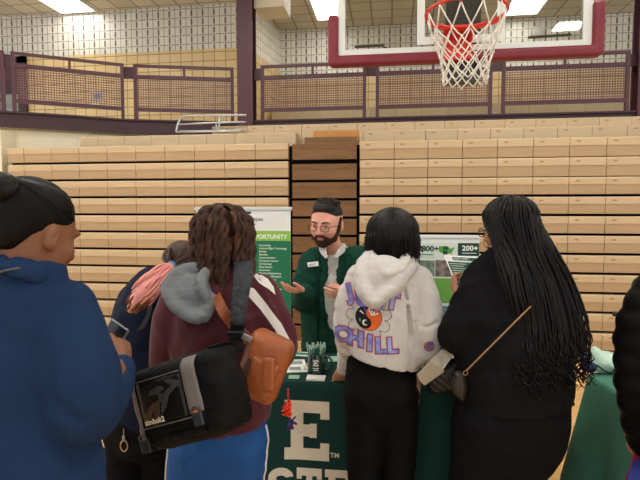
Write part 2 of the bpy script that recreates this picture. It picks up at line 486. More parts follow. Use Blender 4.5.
def wall_quad(name, p0, p1, z0, z1, m, thick=0.12):
    """upright slab between plan points p0,p1; visible face towards the hall, UV in metres"""
    p0 = A(*p0, 0); p1 = A(*p1, 0); d = nrm(p1 - p0); L = np.linalg.norm(p1 - p0)
    n = A(-d[1], d[0], 0) * thick
    v = [p0 + Z_ * z0, p1 + Z_ * z0, p1 + Z_ * z1, p0 + Z_ * z1]; v += [q + n for q in v]
    f = [(0, 1, 2, 3), (5, 4, 7, 6), (4, 0, 3, 7), (1, 5, 6, 2), (3, 2, 6, 7), (4, 5, 1, 0)]
    o = mesh_obj(name, v, f, m); uv = o.data.uv_layers.new(name='UVMap')
    for p in o.data.polygons:
        for li in p.loop_indices:
            c = np.array(o.data.vertices[o.data.loops[li].vertex_index].co)
            uv.data[li].uv = (np.dot(c - p0, d) , c[2])
    return tag(o, kind='structure')

HC = 5.0
fl = mesh_obj('floor', [(-9, -6, 0), (9, -6, 0), (9, 10.2, 0), (-9, 10.2, 0), (-9, -6, -.1), (9, -6, -.1), (9, 10.2, -.1), (-9, 10.2, -.1)],
              [(0, 1, 2, 3), (7, 6, 5, 4), (0, 4, 5, 1), (1, 5, 6, 2), (2, 6, 7, 3), (3, 7, 4, 0)], floor_mat()); tag(fl, kind='structure')
ce = mesh_obj('ceiling', [(-9, -6, HC), (9, -6, HC), (9, 10.2, HC), (-9, 10.2, HC), (-9, -6, HC + .1), (9, -6, HC + .1), (9, 10.2, HC + .1), (-9, 10.2, HC + .1)],
              [(3, 2, 1, 0), (4, 5, 6, 7), (0, 1, 5, 4), (1, 2, 6, 5), (2, 3, 7, 6), (3, 0, 4, 7)], ceiling_mat()); tag(ce, kind='structure')

YW1, YW2 = 8.38, 9.75
pc1 = W(251, 60, YW1); pc2 = W(281, 60, YW2)
M_BLK_L = block_mat('glazed_block_left', '#dedacd', '#938b7e', 0.2, 0.148, 0.013, True, 4.27, '#dcc08c')
M_BLK_R = block_mat('glazed_block_right', '#dedacd', '#938b7e', 0.2, 0.148, 0.013, True, 4.05, '#dcc08c')
M_BLK_J = block_mat('glazed_block_return', '#e6e1d4', '#a08a5c', 0.2, 0.148, 0.010, False, 4.2, '#dcc08c')
wall_quad('wall_left', (-8.9, YW1), (pc1[0], YW1), 0, HC, M_BLK_L)
wall_quad('wall_return', (pc1[0], pc1[1]), (pc2[0], pc2[1]), 0, HC, M_BLK_J)
wall_quad('wall_back', (pc2[0], YW2), (8.9, YW2), 0, HC, M_BLK_R)

# gallery edge: plan points measured along the guard rail
def at_depth(px, d):
    a = (px - 320) / FPX; h = d / CP * 1.0
    return (R_ * (a * d) + F_ * d)[:2]
ZG, ZT = 2.76, 3.55
gl = [at_depth(-60, 6.25), at_depth(17, 6.55), at_depth(75, 6.8), at_depth(130, 7.10), at_depth(185, 7.22), at_depth(237, 7.30)]
YG = 7.0
gr_x0 = W(250, 100, YG)[0]
path = gl + [(gr_x0, YG), (6.5, YG)]
# slab
sl = MB(); n = len(path)
for i in range(n - 1):
    a, b = path[i], path[i + 1]
    yb = YW1 + 0.05 if i < 6 else YW2 + 0.05
    yb = YW2
    v = [(a[0], a[1], ZG - .18), (b[0], b[1], ZG - .18), (b[0], yb, ZG - .18), (a[0], yb, ZG - .18), (a[0], a[1], ZG), (b[0], b[1], ZG), (b[0], yb, ZG), (a[0], yb, ZG)]
    sl.add(v, [(3, 2, 1, 0), (4, 5, 6, 7), (0, 1, 5, 4), (2, 3, 7, 6), (1, 2, 6, 5), (3, 0, 4, 7)])
tag(sl.build('floor_gallery', M_CREAM), kind='structure')
fa = MB()
for i in range(n - 1):
    a = A(*path[i], 0); b = A(*path[i + 1], 0); d = nrm(b - a); nn = A(d[1], -d[0], 0)
    fa.bar(a + Z_ * (ZG - .085) + nn * .02 - d * .01, b + Z_ * (ZG - .085) + nn * .02 + d * .01, .04, .19)
    fa.bar(a + Z_ * (ZG + .012) + nn * .035 - d * .01, b + Z_ * (ZG + .012) + nn * .035 + d * .01, .07, .025)
tag(fa.build('trim_1', M_PURPD), kind='structure')
for i in range(5):
    a, b = gl[i], gl[i + 1]
    if i == 0: a = (a[0] - 1.0, a[1] - .5)
wl = MB()
lw = [(gl[0][0] - 1.2, gl[0][1] - 0.6)] + gl + [(gr_x0, YG)]
for i in range(len(lw) - 1):
    a = A(*lw[i], 0) + A(0, .12, 0); b = A(*lw[i + 1], 0) + A(0, .12, 0)
    wl.bar(a + Z_ * 1.28, b + Z_ * 1.28, .08, 2.56)
wl.bar(A(gr_x0, YG + .12, 1.28), A(6.5, YG + .12, 1.28), .08, 2.56)
tag(wl.build('wall_under_gallery', M_CREAM), kind='structure')
# cream pier at the left end of the bleachers
q0 = W(-30, 150, 5.75); q1 = W(4.5, 150, 5.75)
pm = MB(); pm.box((q0[0], 5.72, 0), (q1[0] - .02, 5.95, 2.52)); tag(pm.build('wall_pier_left', M_CREAM), kind='structure')

# columns
def column(x0, x1, Y, nm):
    m = MB(); xm = (x0 + x1) / 2
    m.box((x0, Y - .11, 0), (x1, Y - .08, HC)); m.box((x0, Y + .08, 0), (x1, Y + .11, HC)); m.box((xm - .012, Y - .08, 0), (xm + .012, Y + .08, HC))
    tag(m.build(nm, M_PURP), kind='structure')
column(W(238, 60, 6.95)[0], W(253, 60, 6.95)[0], 7.02, 'column_left')
column(W(638, 60, 6.95)[0], W(660, 60, 6.95)[0], 7.02, 'column_right')
# soffit
s0 = W(252, 6, 6.95); s1 = W(293, 6, 7.6)
sm = MB(); zs = 1.52 + (210 - 12) * 7.2 / 500
sm.box((s0[0], 7.05, zs), (s1[0] - .02, 7.5, HC - .002)); tag(sm.build('trim_2', M_SOFF), kind='structure')

# ------------------------------------------------------------------ ceiling lights
M_LIGHT2 = mat('light_diffuser_gallery', '#fffdf6', 0.5, emit=6.0)
def make_light(x, y, lx=0.56, ly=1.0, label='', group='recessed ceiling light panels'):
    t = thing('ceiling_light', label, 'ceiling light', (x, y, HC), group)
    f = MB(); e = .03
    for a, b in (((x - lx/2 - e, y - ly/2 - e), (x + lx/2 + e, y - ly/2)), ((x - lx/2 - e, y + ly/2), (x + lx/2 + e, y + ly/2 + e)),
                 ((x - lx/2 - e, y - ly/2), (x - lx/2, y + ly/2)), ((x + lx/2, y - ly/2), (x + lx/2 + e, y + ly/2))):
        f.box((a[0], a[1], HC - .025), (b[0], b[1], HC - .001))
    f.build('light_frame', M_WHITE, t)
    d = MB(); d.box((x - lx/2, y - ly/2, HC - .018), (x + lx/2, y + ly/2, HC - .004)); d.build('diffuser', M_LIGHT2 if y > 6 else M_LIGHT, t)
    return t
p = ZP(64, 2, HC); make_light(p[0], p[1], .62, .75, 'bright ceiling light panel in the upper left corner, nearest the pale block wall')
p = ZP(328, 6, HC); make_light(p[0], p[1] - .1, .5, 1.3, 'bright ceiling light panel just left of the backboard above the gallery')
p = ZP(527, 3, HC); make_light(p[0], p[1], .55, .9, 'bright ceiling light panel seen through the glass backboard')
for i, (x, y) in enumerate([(-5.5, 4.5), (-2.2, 4.2), (1.5, 4.2), (5.0, 4.5), (-5.5, 0.6), (-1.8, 0.6), (1.8, 0.6), (5.5, 0.6), (-5.0, -3), (-1.5, -3), (3.3, -3.3), (6.5, -3)]):
    make_light(x, y, *((.5, .5) if x == 3.3 else (.62, 1.25)), 'bright ceiling light panel over the open hall floor, in the evenly spaced rows overhead')

# ------------------------------------------------------------------ guard rails
def guard(p0, p1, label, plate=True):
    p0 = A(*p0, 0); p1 = A(*p1, 0); d = nrm(p1 - p0); L = np.linalg.norm(p1 - p0)
    t = thing('guardrail', label, 'railing', p0 + Z_ * ZG, 'gallery guard rail panels')
    zt = ZT; zm = ZT - .17; zb = ZG + .17
    for nm, z, w_ in (('top_rail', zt - .018, .036), ('middle_rail', zm, .05), ('bottom_rail', zb, .05)):
        m = MB(); m.bar(p0 + Z_ * z, p1 + Z_ * z, .04, w_); m.build(nm, M_PURP, t)
    for q in (p0 + d * .02, p1 - d * .02):
        m = MB(); m.bar(q + Z_ * (ZG + .02), q + Z_ * zt, .045, .045, up=d); m.build('post', M_PURP, t)
    m = MB(); q = p0 + d * L / 2; m.bar(q + Z_ * zm, q + Z_ * zt, .03, .03, up=d); m.build('short_upright', M_PURP, t)
    m = MB(); z0 = zb + .02; z1 = zm - .02; nx = int(L / .032); nz = int((z1 - z0) / .031)
    for k in range(1, nx): q = p0 + d * (L * k / nx); m.bar(q + Z_ * z0, q + Z_ * z1, .0105, .002, up=A(-d[1], d[0], 0))
    for k in range(nz + 1): z = z0 + (z1 - z0) * k / nz; m.bar(p0 + Z_ * z, p1 + Z_ * z, .002, .012)
    m.build('perforated_sheet', mat_sheet, t)
    return t
mat_sheet = mat('perforated_sheet_paint', '#7d5d5a', 0.5)
def seg(pxa, da, pxb, db): return at_depth(pxa, da), at_depth(pxb, db)
# left: panels follow the bend of the gallery edge
guard(at_depth(-45, 6.3), at_depth(10, 6.52), 'plum steel guard rail panel cut off by the left edge of the photo')
guard(at_depth(17, 6.55), at_depth(127, 7.09), 'sloping plum steel guard rail panel at the far left of the gallery, before the doorway')
guard(at_depth(137, 7.12), at_depth(235, 7.29), 'plum steel guard rail panel just left of the tall column above the metal rack')
X = lambda px: W(px, 80, YG)[0]
guard((X(261), YG), (X(366), YG), 'plum steel guard rail panel just right of the tall column')
guard((X(376), YG), (X(492), YG), 'plum steel guard rail panel behind the basketball net')
guard((X(502), YG), (X(629), YG), 'plum steel guard rail panel at the right, below the padded corner of the backboard')
for a, b, lb in ((at_depth(127.5, 7.1), at_depth(136.5, 7.11), 'small plum plate joining the two left gallery railings'), ((X(366), YG), (X(376), YG), 'small plum plate joining railings just left of the net'),
             ((X(492), YG), (X(502), YG), 'small plum plate joining railings just right of the net'), ((X(629), YG), (X(639), YG), 'small plum plate joining the last railing to the right column'),
             ((X(252), YG), (X(262), YG), 'small plum plate joining the tall column to the railing right of it'), (at_depth(10, 6.52), at_depth(17, 6.55), 'small plum plate joining railings at the far left')):
    m = MB(); m.bar(A(*a, ZT - .12), A(*b, ZT - .12), .02, .16); tag(m.build('joining_plate', M_PURPD), lb, 'rail plate', 'plates joining the guard rails')

# doorway on the gallery, far left
dx0 = W(-6, 80, YW1 - .02)[0]; dx1 = W(27, 80, YW1 - .02)[0]
t = thing('door_1', None, None, (dx0, YW1, ZG)); t['kind'] = 'structure'
zt_ = 4.28
m = MB(); m.box((dx0, YW1 - .06, ZG), (dx0 + .1, YW1 - .01, zt_)); m.box((dx1 - .16, YW1 - .06, ZG), (dx1, YW1 - .01, zt_)); m.box((dx0, YW1 - .06, zt_ - .12), (dx1, YW1 - .01, zt_)); m.box((dx0, YW1 - .05, 3.62), (dx1, YW1 - .01, 3.85)); m.build('door_frame', M_PURPD, t)
m = MB(); m.box((dx0 + .1, YW1 - .03, ZG), (dx1 - .16, YW1 - .012, 3.62)); m.build('door_glass', mat('door_glass_dark', '#8a8f88', 0.15, 0.6, var=0.3, vscale=4), t)
m = MB(); m.box((dx0 + .1, YW1 - .03, 3.85), (dx1 - .16, YW1 - .012, zt_ - .12)); m.build('door_panel', M_PURP, t)
# wall plate
c = W(95.5, 105.5, YW1 - .01); m = MB(); m.box((c[0] - .06, YW1 - .03, c[2] - .05), (c[0] + .06, YW1 - .001, c[2] + .05), bev=.006)
tt = thing('wall_switch_box', 'small white box on the yellow tiled wall behind the far left railing', 'switch', (c[0], YW1, c[2] - .05)); m.build('cover_plate', M_WHITE, tt)
m = MB(); m.box((c[0] - .015, YW1 - .036, c[2] - .02), (c[0] + .015, YW1 - .028, c[2] + .02)); m.build('rocker', mat('rocker_grey', '#b9b9b5'), tt)
c = W(98, 96, YW1 - .01); m = MB(); m.box((c[0] - .1, YW1 - .012, c[2] - .07), (c[0] + .1, YW1 - .001, c[2] + .07)); m.box((c[0] - .06, YW1 - .015, c[2] - .03), (c[0] + .05, YW1 - .010, c[2] + .03), m=1)
tag(m.build('wall_notice', [mat('notice_paper', '#b7b4ae'), mat('notice_blue', '#6d7fb0')]), 'small grey and blue notice on the wall just above the white switch box', 'notice')
c = W(537, 32, YW2 - .01); m = MB(); m.lathe([(.10, 0), (.115, .02), (.10, .05), (.05, .06), (.01, .062)], (c[0], YW2, c[2]), (0, -1, 0), 28)
tag(m.build('wall_disk', mat('disk_grey', '#b9b5ac', 0.5)), 'small round grey disk on the white block wall, seen through the backboard', 'speaker')  # plain grey disk with a shallow dome facing the hall

# folded bleacher upstairs
x0 = W(271, 112, 9.0)[0]
t = thing('folded_bleacher', 'low folded wooden bleacher standing on the gallery behind the railings', 'bleacher', (x0 + 3, 9.1, ZG))
for k in range(2):
    m = MB(); z0 = ZG + .01 + k * .3; xx = x0
    while xx < 6.0: m.box((xx, 9.0 + k * .06, z0), (xx + .445, 9.3, z0 + .27)); xx += .45
    m.build('seat_row', mat_fold if k else (mat_fold := mat('folded_seat_wood', '#b3a182', 0.5, island=.06)), t)
q0 = W(433, 110, 8.98)[0]; q1 = W(476, 110, 8.98)[0]; m = MB(); m.box((q0, 8.97, ZG + .02), (q1, 8.995, ZG + .30)); m.build('step_board', M_BROWN, t)
m = MB(); m.box((x0, 9.32, ZG), (6.0, 9.5, ZG + .58)); m.build('back_frame', M_BLACK, t)

# ------------------------------------------------------------------ bleachers
YB = 5.6; RISE = 0.2076; PITCHX = 0.3667
XL0 = W(4.5, 150, YB)[0]; XL1 = W(287.5, 150, YB)[0]; XR0 = W(359.5, 150, YB)[0]; XR1 = 5.8
def row_mesh(m, xa, xb, ph, Y, z0, z1, gap, depth, marks):
    k0 = math.floor((xa - ph) / PITCHX)
    xs = [xa] + [ph + PITCHX * k for k in range(k0 + 1, k0 + 60) if xa + .03 < ph + PITCHX * k < xb - .03] + [xb]
    for a, b in zip(xs[:-1], xs[1:]):
        a += .003; b -= .003; zb = z0 + gap; zm = z1 - (z1 - zb) * .42; r = .006
        prof = [(Y + .03, zb), (Y + .006, zb + .006), (Y + .010, zm - .004), (Y, zm), (Y, z1 - .012), (Y + r, z1 - .003), (Y + r * 2.5, z1), (Y + depth, z1), (Y + depth, zb)]
        # pale upper band; lower band of same wood has shade in its colour
        def pris(pr, mi):
            kk = len(pr); v = [(a, y, z) for y, z in pr] + [(b, y, z) for y, z in pr]
            m.add(v, [tuple(range(kk)), tuple(reversed(range(kk, 2 * kk)))] + [(i, kk + i, kk + (i + 1) % kk, (i + 1) % kk) for i in range(kk)], mi)
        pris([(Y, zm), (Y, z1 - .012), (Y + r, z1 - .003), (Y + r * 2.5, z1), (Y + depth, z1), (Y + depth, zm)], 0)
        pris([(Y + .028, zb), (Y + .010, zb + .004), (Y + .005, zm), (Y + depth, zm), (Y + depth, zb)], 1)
        if marks and b - a > .3:
            zc = z1 - .04
            v = []; s = 12
            for yy in (Y - .0015, Y + .001):
                v += [(a + .085 + .026 * math.cos(2 * math.pi * q / s), yy, zc + .009 * math.sin(2 * math.pi * q / s)) for q in range(s)]
            m.add(v, [tuple(range(s)), tuple(reversed(range(s, 2 * s)))] + [(q, (q + 1) % s, s + (q + 1) % s, s + q) for q in range(s)], 2)
def bank(xa, xb, ph, label, marks, top):
    t = thing('bleacher', label, 'bleacher', ((xa + xb) / 2, YB + .1, 0), 'folded bleachers')
    for i in range(11):
        m = MB(); row_mesh(m, xa, xb, ph, YB + i * .004, i * RISE, (i + 1) * RISE, .026 if i < (9 if marks else 11) else .007, .09, marks); m.build('seat_row', [M_WOODL, M_WOOD_SHADED, M_MARK], t)
    for (ya, za, zb_, a2, b2) in top:
        m = MB(); row_mesh(m, a2, b2, ph, ya, za, zb_, 0, .3, marks); m.build('seat_row', [M_WOODL, M_WOOD_SHADED, M_MARK], t)
    m = MB(); m.box((xa + .02, YB + .10, 0), (xb - .02, YB + .45, 11 * RISE - .02)); m.build('understructure', M_BLACK, t)
    return t
XS = W(80, 138, 6.05)[0]
bank(XL0, XL1, XL1 - .02, 'long folded wooden bleacher bank left of the brown stepped aisle', False,
     [(6.05, 2.05, 2.465, XS, XL1 + .01)])
bank(XR0, XR1, W(463, 150, YB)[0], 'long folded wooden bleacher bank right of the brown stepped aisle', True,
     [(6.05, 2.05, 2.465, XR0 - .03, XR1)])
t = thing('bleacher_top_tier', 'topmost narrow wooden bleacher tier running under the gallery railings', 'bleacher', (2, 6.6, 2.2))
m = MB(); row_mesh(m, W(212, 130, 6.55)[0], XR1, XR1, 6.55, 2.2, 2.645, 0, .3, True); m.build('seat_row', [M_WOODL, M_WOOD_SHADED, M_MARK], t)
m = MB(); m.box((W(212, 130, 6.55)[0] + .05, 6.62, 0), (XR1, 6.84, 2.2)); m.build('understructure', M_BLACK, t)
# aisle
xa, xb = XL1 + .045, XR0 - .035
t = thing('bleacher_aisle', 'recessed brown stepped aisle boards between the two wooden bleacher banks', 'bleacher aisle', ((xa + xb) / 2, YB + .1, 0))
for i in range(11):
    z1 = (i + 1) * RISE - .035 + (.02 if i == 10 else 0); m = MB()
    m.box((xa, YB + .05, z1 - RISE + .03), (xb, YB + .085, z1), bev=.003)
    m.box((xa, YB + .046, z1 - .055), (xb, YB + .051, z1 - .002), m=1)
    for q in (.15, .84): m.lathe([(.006, 0), (.006, .004)], (xa + (xb - xa) * q, YB + .046, z1 - .04), (0, -1, 0), 8, m=2)
    m.build('step_board', [M_BROWN, M_BROWN, M_BLACK], t)
m = MB(); m.box((XL1 + .004, YB + .092, 0), (XR0 - .004, YB + .098, 11 * RISE - .03)); m.build('backing', M_BLACK, t)
m = MB(); m.box((xa + .12, 5.78, 2.2), (xb - .01, 5.83, 2.36)); m.build('step_board', M_BROWN, t)
m = MB(); m.box((xa + .16, 6.2, 2.36), (xb - .01, 6.25, 2.50)); m.build('step_board', M_BROWN2, t)

# metal rack on the upper rows
t = thing('metal_rack', 'silver tubular metal rack lying on the upper left bleacher rows beside the column', 'rack', tuple(W(215, 133, 6.3)))
def T(px, py, Y=6.35): return W(px, py, Y)
m = MB(); m.tube(spline([T(176, 132), T(178, 124), T(182, 117.5), T(190, 116), T(215, 115.5), T(246, 115)], 5), .014, 8); m.build('top_tube', M_ALU, t, True)
m = MB(); m.tube([T(178, 124.5), T(219, 122.5), T(244, 122)], .014, 8); m.tube([T(178, 124.5, 6.5), T(219, 123, 6.5), T(246, 122, 6.5)], .01, 8); m.build('middle_tube', M_ALU, t, True)
m = MB(); m.tube([T(176, 132), T(219, 131.4), T(240, 131)], .014, 8); m.tube([T(180, 131, 6.5), T(246, 130, 6.5)], .012, 8); m.build('bottom_tube', M_ALU, t, True)
m = MB(); m.tube([T(219, 133), T(219.5, 115.5)], .012, 8); m.tube([T(217, 131), T(216, 123)], .008, 6); m.build('upright', M_ALU, t, True)

# ------------------------------------------------------------------ basketball goal
YH = 3.45
bx0 = W(339.5, 30, YH)[0]; bx1 = W(590.5, 30, YH)[0]; bz0 = 0.5 * (W(345, 57, YH)[2] + W(588, 45, YH)[2]); bz1 = bz0 + 1.02
xc = (bx0 + bx1) / 2; RC = A(W(466, 20, 3.07)[0], 3.07, 2.665)
M_FRAME = mat('backboard_frame_white', '#dfe3df', 0.4, metal=0.1)
M_PAD = mat('maroon_padding', '#7c2733', 0.45, 0.4, var=0.08)
M_RIM = mat('rim_red_paint', '#d8331f', 0.35, 0.5)
M_NET = mat('net_cord', '#e9e4da', 0.8)
M_MAST = mat('mast_dark_grey', '#3c4246', 0.5, 0.4)
gm = bpy.data.materials.new('backboard_glass'); gm.use_nodes = True; nt = gm.node_tree
for nn in list(nt.nodes): nt.nodes.remove(nn)
o_ = nt.nodes.new('ShaderNodeOutputMaterial'); mx = nt.nodes.new('ShaderNodeMixShader'); tr = nt.nodes.new('ShaderNodeBsdfTransparent'); gl_ = nt.nodes.new('ShaderNodeBsdfGlossy')
tr.inputs[0].default_value = (.90, .91, .89, 1); gl_.inputs['Roughness'].default_value = 0.02; fz = nt.nodes.new('ShaderNodeFresnel'); fz.inputs[0].default_value = 1.6
nt.links.new(fz.outputs[0], mx.inputs[0]); nt.links.new(tr.outputs[0], mx.inputs[1]); nt.links.new(gl_.outputs[0], mx.inputs[2]); nt.links.new(mx.outputs[0], o_.inputs[0])
t = thing('basketball_goal', 'glass basketball backboard with red rim, white net and maroon padding hung overhead', 'basketball hoop', (xc, YH, bz0))
m = MB(); m.box((bx0, YH, bz0), (bx1, YH + .012, bz1)); m.build('backboard_glass', gm, t)
m = MB(); fw = .048
m.box((bx0 - .012, YH - .008, bz0 - .01), (bx1 + .012, YH + .03, bz0 + fw * .8)); m.box((bx0 - .012, YH - .008, bz1 - fw), (bx1 + .012, YH + .03, bz1 + .01))
m.box((bx0 - .012, YH - .0081, bz0 + fw * .8), (bx0 + fw * .8, YH + .03, bz1 - fw)); m.box((bx1 - fw, YH - .0081, bz0 + fw * .8), (bx1 + .012, YH + .03, bz1 - fw)); m.build('backboard_frame', M_FRAME, t)
m = MB(); sx0, sx1 = W(417, 30, YH)[0], W(505, 30, YH)[0]; sz0 = W(430, 44.5, YH)[2]; sz1 = sz0 + .44; lw_ = .05
for a in (((sx0, sz0), (sx1, sz0 + lw_)), ((sx0, sz1 - lw_), (sx1, sz1)), ((sx0, sz0 + lw_), (sx0 + lw_, sz1 - lw_)), ((sx1 - lw_, sz0 + lw_), (sx1, sz1 - lw_))):
    m.box((a[0][0], YH - .003, a[0][1]), (a[1][0], YH - .0005, a[1][1]))
m.build('target_square', M_FRAME, t)
# padding: bottom edge and lower corners
zp = 2.83
S = Sdf(); k_ = .012; pt = .062
S.rbox(A((bx0 + bx1) / 2, YH + .005, bz0 - pt / 2 - .005), ((bx1 - bx0) / 2 + pt, .045, pt / 2 + .004), np.eye(3), r=.02, k=.0)
for xx in (bx0 - pt / 2 - .01, bx1 + pt / 2 + .01):
    S.rbox(A(xx, YH + .005, (bz0 - pt + zp) / 2), (pt / 2 + .004, .045, (zp - bz0 + pt) / 2), np.eye(3), r=.02, k=.008)
v, f = S.mesh(.008); mesh_obj('padding', v, f, M_PAD, t, True)
# rim
m = MB(); aa = np.linspace(0, 2 * math.pi, 49)[:-1]; rr = .229
m.tube([RC + A(math.cos(q) * rr, math.sin(q) * rr, 0) for q in aa], .0095, 10, closed=True)
m.tube([RC + A(math.cos(q) * (rr + .004), math.sin(q) * (rr + .004), -.014) for q in np.linspace(math.pi * .12, math.pi * .88, 20)], .008, 8)
for k in range(12):
    q = (k + .5) * math.pi / 6; c0 = RC + A(math.cos(q) * rr, math.sin(q) * rr, -.008)
    m.tube([c0 + A(-math.sin(q), math.cos(q), 0) * .012, c0 + A(0, 0, -.016), c0 - A(-math.sin(q), math.cos(q), 0) * .012], .003, 5)
m.build('rim', M_RIM, t, True)
m = MB()
m.box((RC[0] - .10, RC[1] + rr - .03, RC[2] - .012), (RC[0] + .10, YH - .04, RC[2] + .004))
m.box((RC[0] - .09, YH - .055, RC[2] - .17), (RC[0] + .09, YH - .005, RC[2] + .02), bev=.005)
for sgn in (-1, 1):
    m.poly([(0, 0), (.12, 0), (.12, -.14)], (RC[0] + sgn * .07 - .004, RC[1] + rr + .02, RC[2]), (0, 1, 0), (0, 0, 1), .008)
m.build('rim_bracket', M_RIM, t)
for sgn in (-.06, .06):
    for zz in (-.05, -.12):
        pass
# net
m = MB(); nseg = 12; lev = [(0, rr), (.115, .195), (.165, .172), (.215, .152), (.265, .137), (.315, .127), (.36, .122), (.395, .126)]
def npnt(j, i):
    z, r = lev[j]; q = (i + .5 + j * .5) * 2 * math.pi / nseg; wob = .006 * math.sin(i * 2.1 + j * 1.7)
    return RC + A(math.cos(q) * (r + wob), math.sin(q) * (r + wob), -.012 - z + .008 * math.sin(i * 1.3 + j))
for j in range(len(lev) - 1):
    for i in range(nseg):
        for di in (0, -1):
            a, b = npnt(j, i), npnt(j + 1, i + di); mid = (a + b) / 2 - Z_ * (.004 if j < 6 else .0)
            m.tube([a, mid, b], .0042, 6)
    for i in range(nseg):
        if j: m.lathe([(.002, -.009), (.008, -.004), (.008, .004), (.002, .009)], npnt(j, i), (0, 0, 1), 6)
m.build('net', M_NET, t, True)
m = MB(); mz = W(456, 84, YH + .1)[2]; mx0 = W(444, 84, YH + .1)[0]; mx1 = W(479, 84, YH + .1)[0]
m.box((mx0, YH + .06, mz), (mx1, YH + .16, bz1 + .2), bev=.01); m.build('mast', M_MAST, t)
m = MB()
m.box((mx0 + .02, YH + .16, mz + .1), (mx0 + .08, YH + .22, HC)); m.box((mx1 - .08, YH + .16, mz + .1), (mx1 - .02, YH + .22, HC)); m.build('hanger', M_MAST, t)
m = MB()
m.bar(A(bx0 + .10, YH + .05, bz0 + .075), A(bx0 + .30, YH + .05, bz0 + .075), .02, .012); m.tube([A(bx0 + .28, YH + .05, bz0 + .075), A(bx0 + .34, YH + .05, bz0 + .045), A(bx0 + .40, YH + .05, bz0 + .04)], .006, 6); m.build('edge_clamp', M_MAST, t)
m = MB(); m.bar(A(bx1 - .36, YH + .05, bz0 + .085), A(bx1 - .1, YH + .05, bz0 + .09), .02, .012); m.build('edge_clamp', M_MAST, t)
# ------------------------------------------------------------------ people
M_SKIN_L = mat('skin_fair', '#deA08a', 0.5, 0.35, var=0.06, vscale=14)
M_SKIN_LT = mat('skin_light_brown', '#c28f6c', 0.5, 0.35, var=0.05, vscale=14)
M_SKIN_B = mat('skin_brown', '#8d5d44', 0.48, 0.35, var=0.06, vscale=12)
M_SKIN_T = mat('skin_tan_hand', '#c99571', 0.5, 0.35, var=0.05, vscale=14)
M_LIP = mat('lips', '#b9695c', 0.45, 0.4)
M_LIPB = mat('lips_brown', '#7d4a40', 0.45, 0.4)
M_EYE = mat('eye_white', '#e8e2da', 0.2, 0.5); M_IRIS = mat('iris_brown', '#2e1c12', 0.2, 0.6)
M_HAIRBLK = mat('hair_black', '#0b0908', 0.45, 0.22, bump=0.3, bscale=90, island=0.25)
M_HAIRDK = mat('hair_dark_brown', '#1b1512', 0.55, 0.3, bump=0.5, bscale=160)
M_DREAD = mat('hair_rope_brown', '#4a3023', 0.62, 0.2, col2='#2a1912', vscale=30, bump=0.4, bscale=150, island=0.3)
M_BRAID = mat('hair_braid_black', '#121012', 0.5, 0.22, island=0.35)

def frame(fwd, up=(0, 0, 1)):
    f = nrm(fwd); r = nrm(np.cross(f, up)); u = np.cross(r, f); return r, f, u      # person's right, forward, up

def head_prims(S, C, R, F, U, s=1.0, ears=True, face=True, wide=1.0):
    def H(x, y, z): return C + (R * x * wide + F * y + U * z) * s
    ax = (R, F, U)
    S.ell(H(0, -.012, .035), A(.076 * wide, .095, .083) * s, ax, .01)
    S.ell(H(0, .028, -.022), A(.062 * wide, .062, .083) * s, ax, .03 * s)
    S.ell(H(0, .04, -.07), A(.047 * wide, .042, .033) * s, ax, .025 * s)
    S.ell(H(0, .066, -.092), A(.021, .019, .018) * s, ax, .02 * s)
    if face:
        for q in (-1, 1):
            S.ell(H(q * .038, .056, -.028), A(.026, .026, .026) * s, ax, .02 * s)
            S.ell(H(q * .026, .080, .026), A(.026, .011, .009) * s, ax, .012 * s)
            S.ell(H(q * .031, .100, .006), A(.018, .013, .012) * s, ax, .010 * s, sub=True)
        S.chain([H(0, .083, .016), H(0, .098, -.008), H(0, .106, -.027)], [.0085 * s, .010 * s, .013 * s], R, .008 * s)
        for q in (-1, 1): S.ell(H(q * .0125, .097, -.032), A(.009, .011, .008) * s, ax, .006 * s)
        S.ell(H(0, .088, -.057), A(.025, .011, .0065) * s, ax, .004 * s)
        S.ell(H(0, .086, -.069), A(.021, .011, .0075) * s, ax, .004 * s)
        S.ell(H(0, .101, -.0635), A(.024, .008, .0015) * s, ax, .004 * s, sub=True)
    if ears:
        for q in (-1, 1):
            S.ell(H(q * .079, -.010, -.006), A(.010, .017, .029) * s, (R + F * q * -.35, F + R * q * .35, U), .006 * s)
            S.ell(H(q * .0895, -.006, -.001), A(.0065, .010, .018) * s, (R + F * q * -.35, F + R * q * .35, U), .003 * s, sub=True)
            S.chain([H(q * .084, -.012, -.014), H(q * .086, -.012, .0), H(q * .085, -.004, .010)], [.0022 * s, .0026 * s, .002 * s], R, .002)
            S.ell(H(q * .079, .0, -.030), A(.006, .007, .009) * s, ax, .005 * s)
    return H

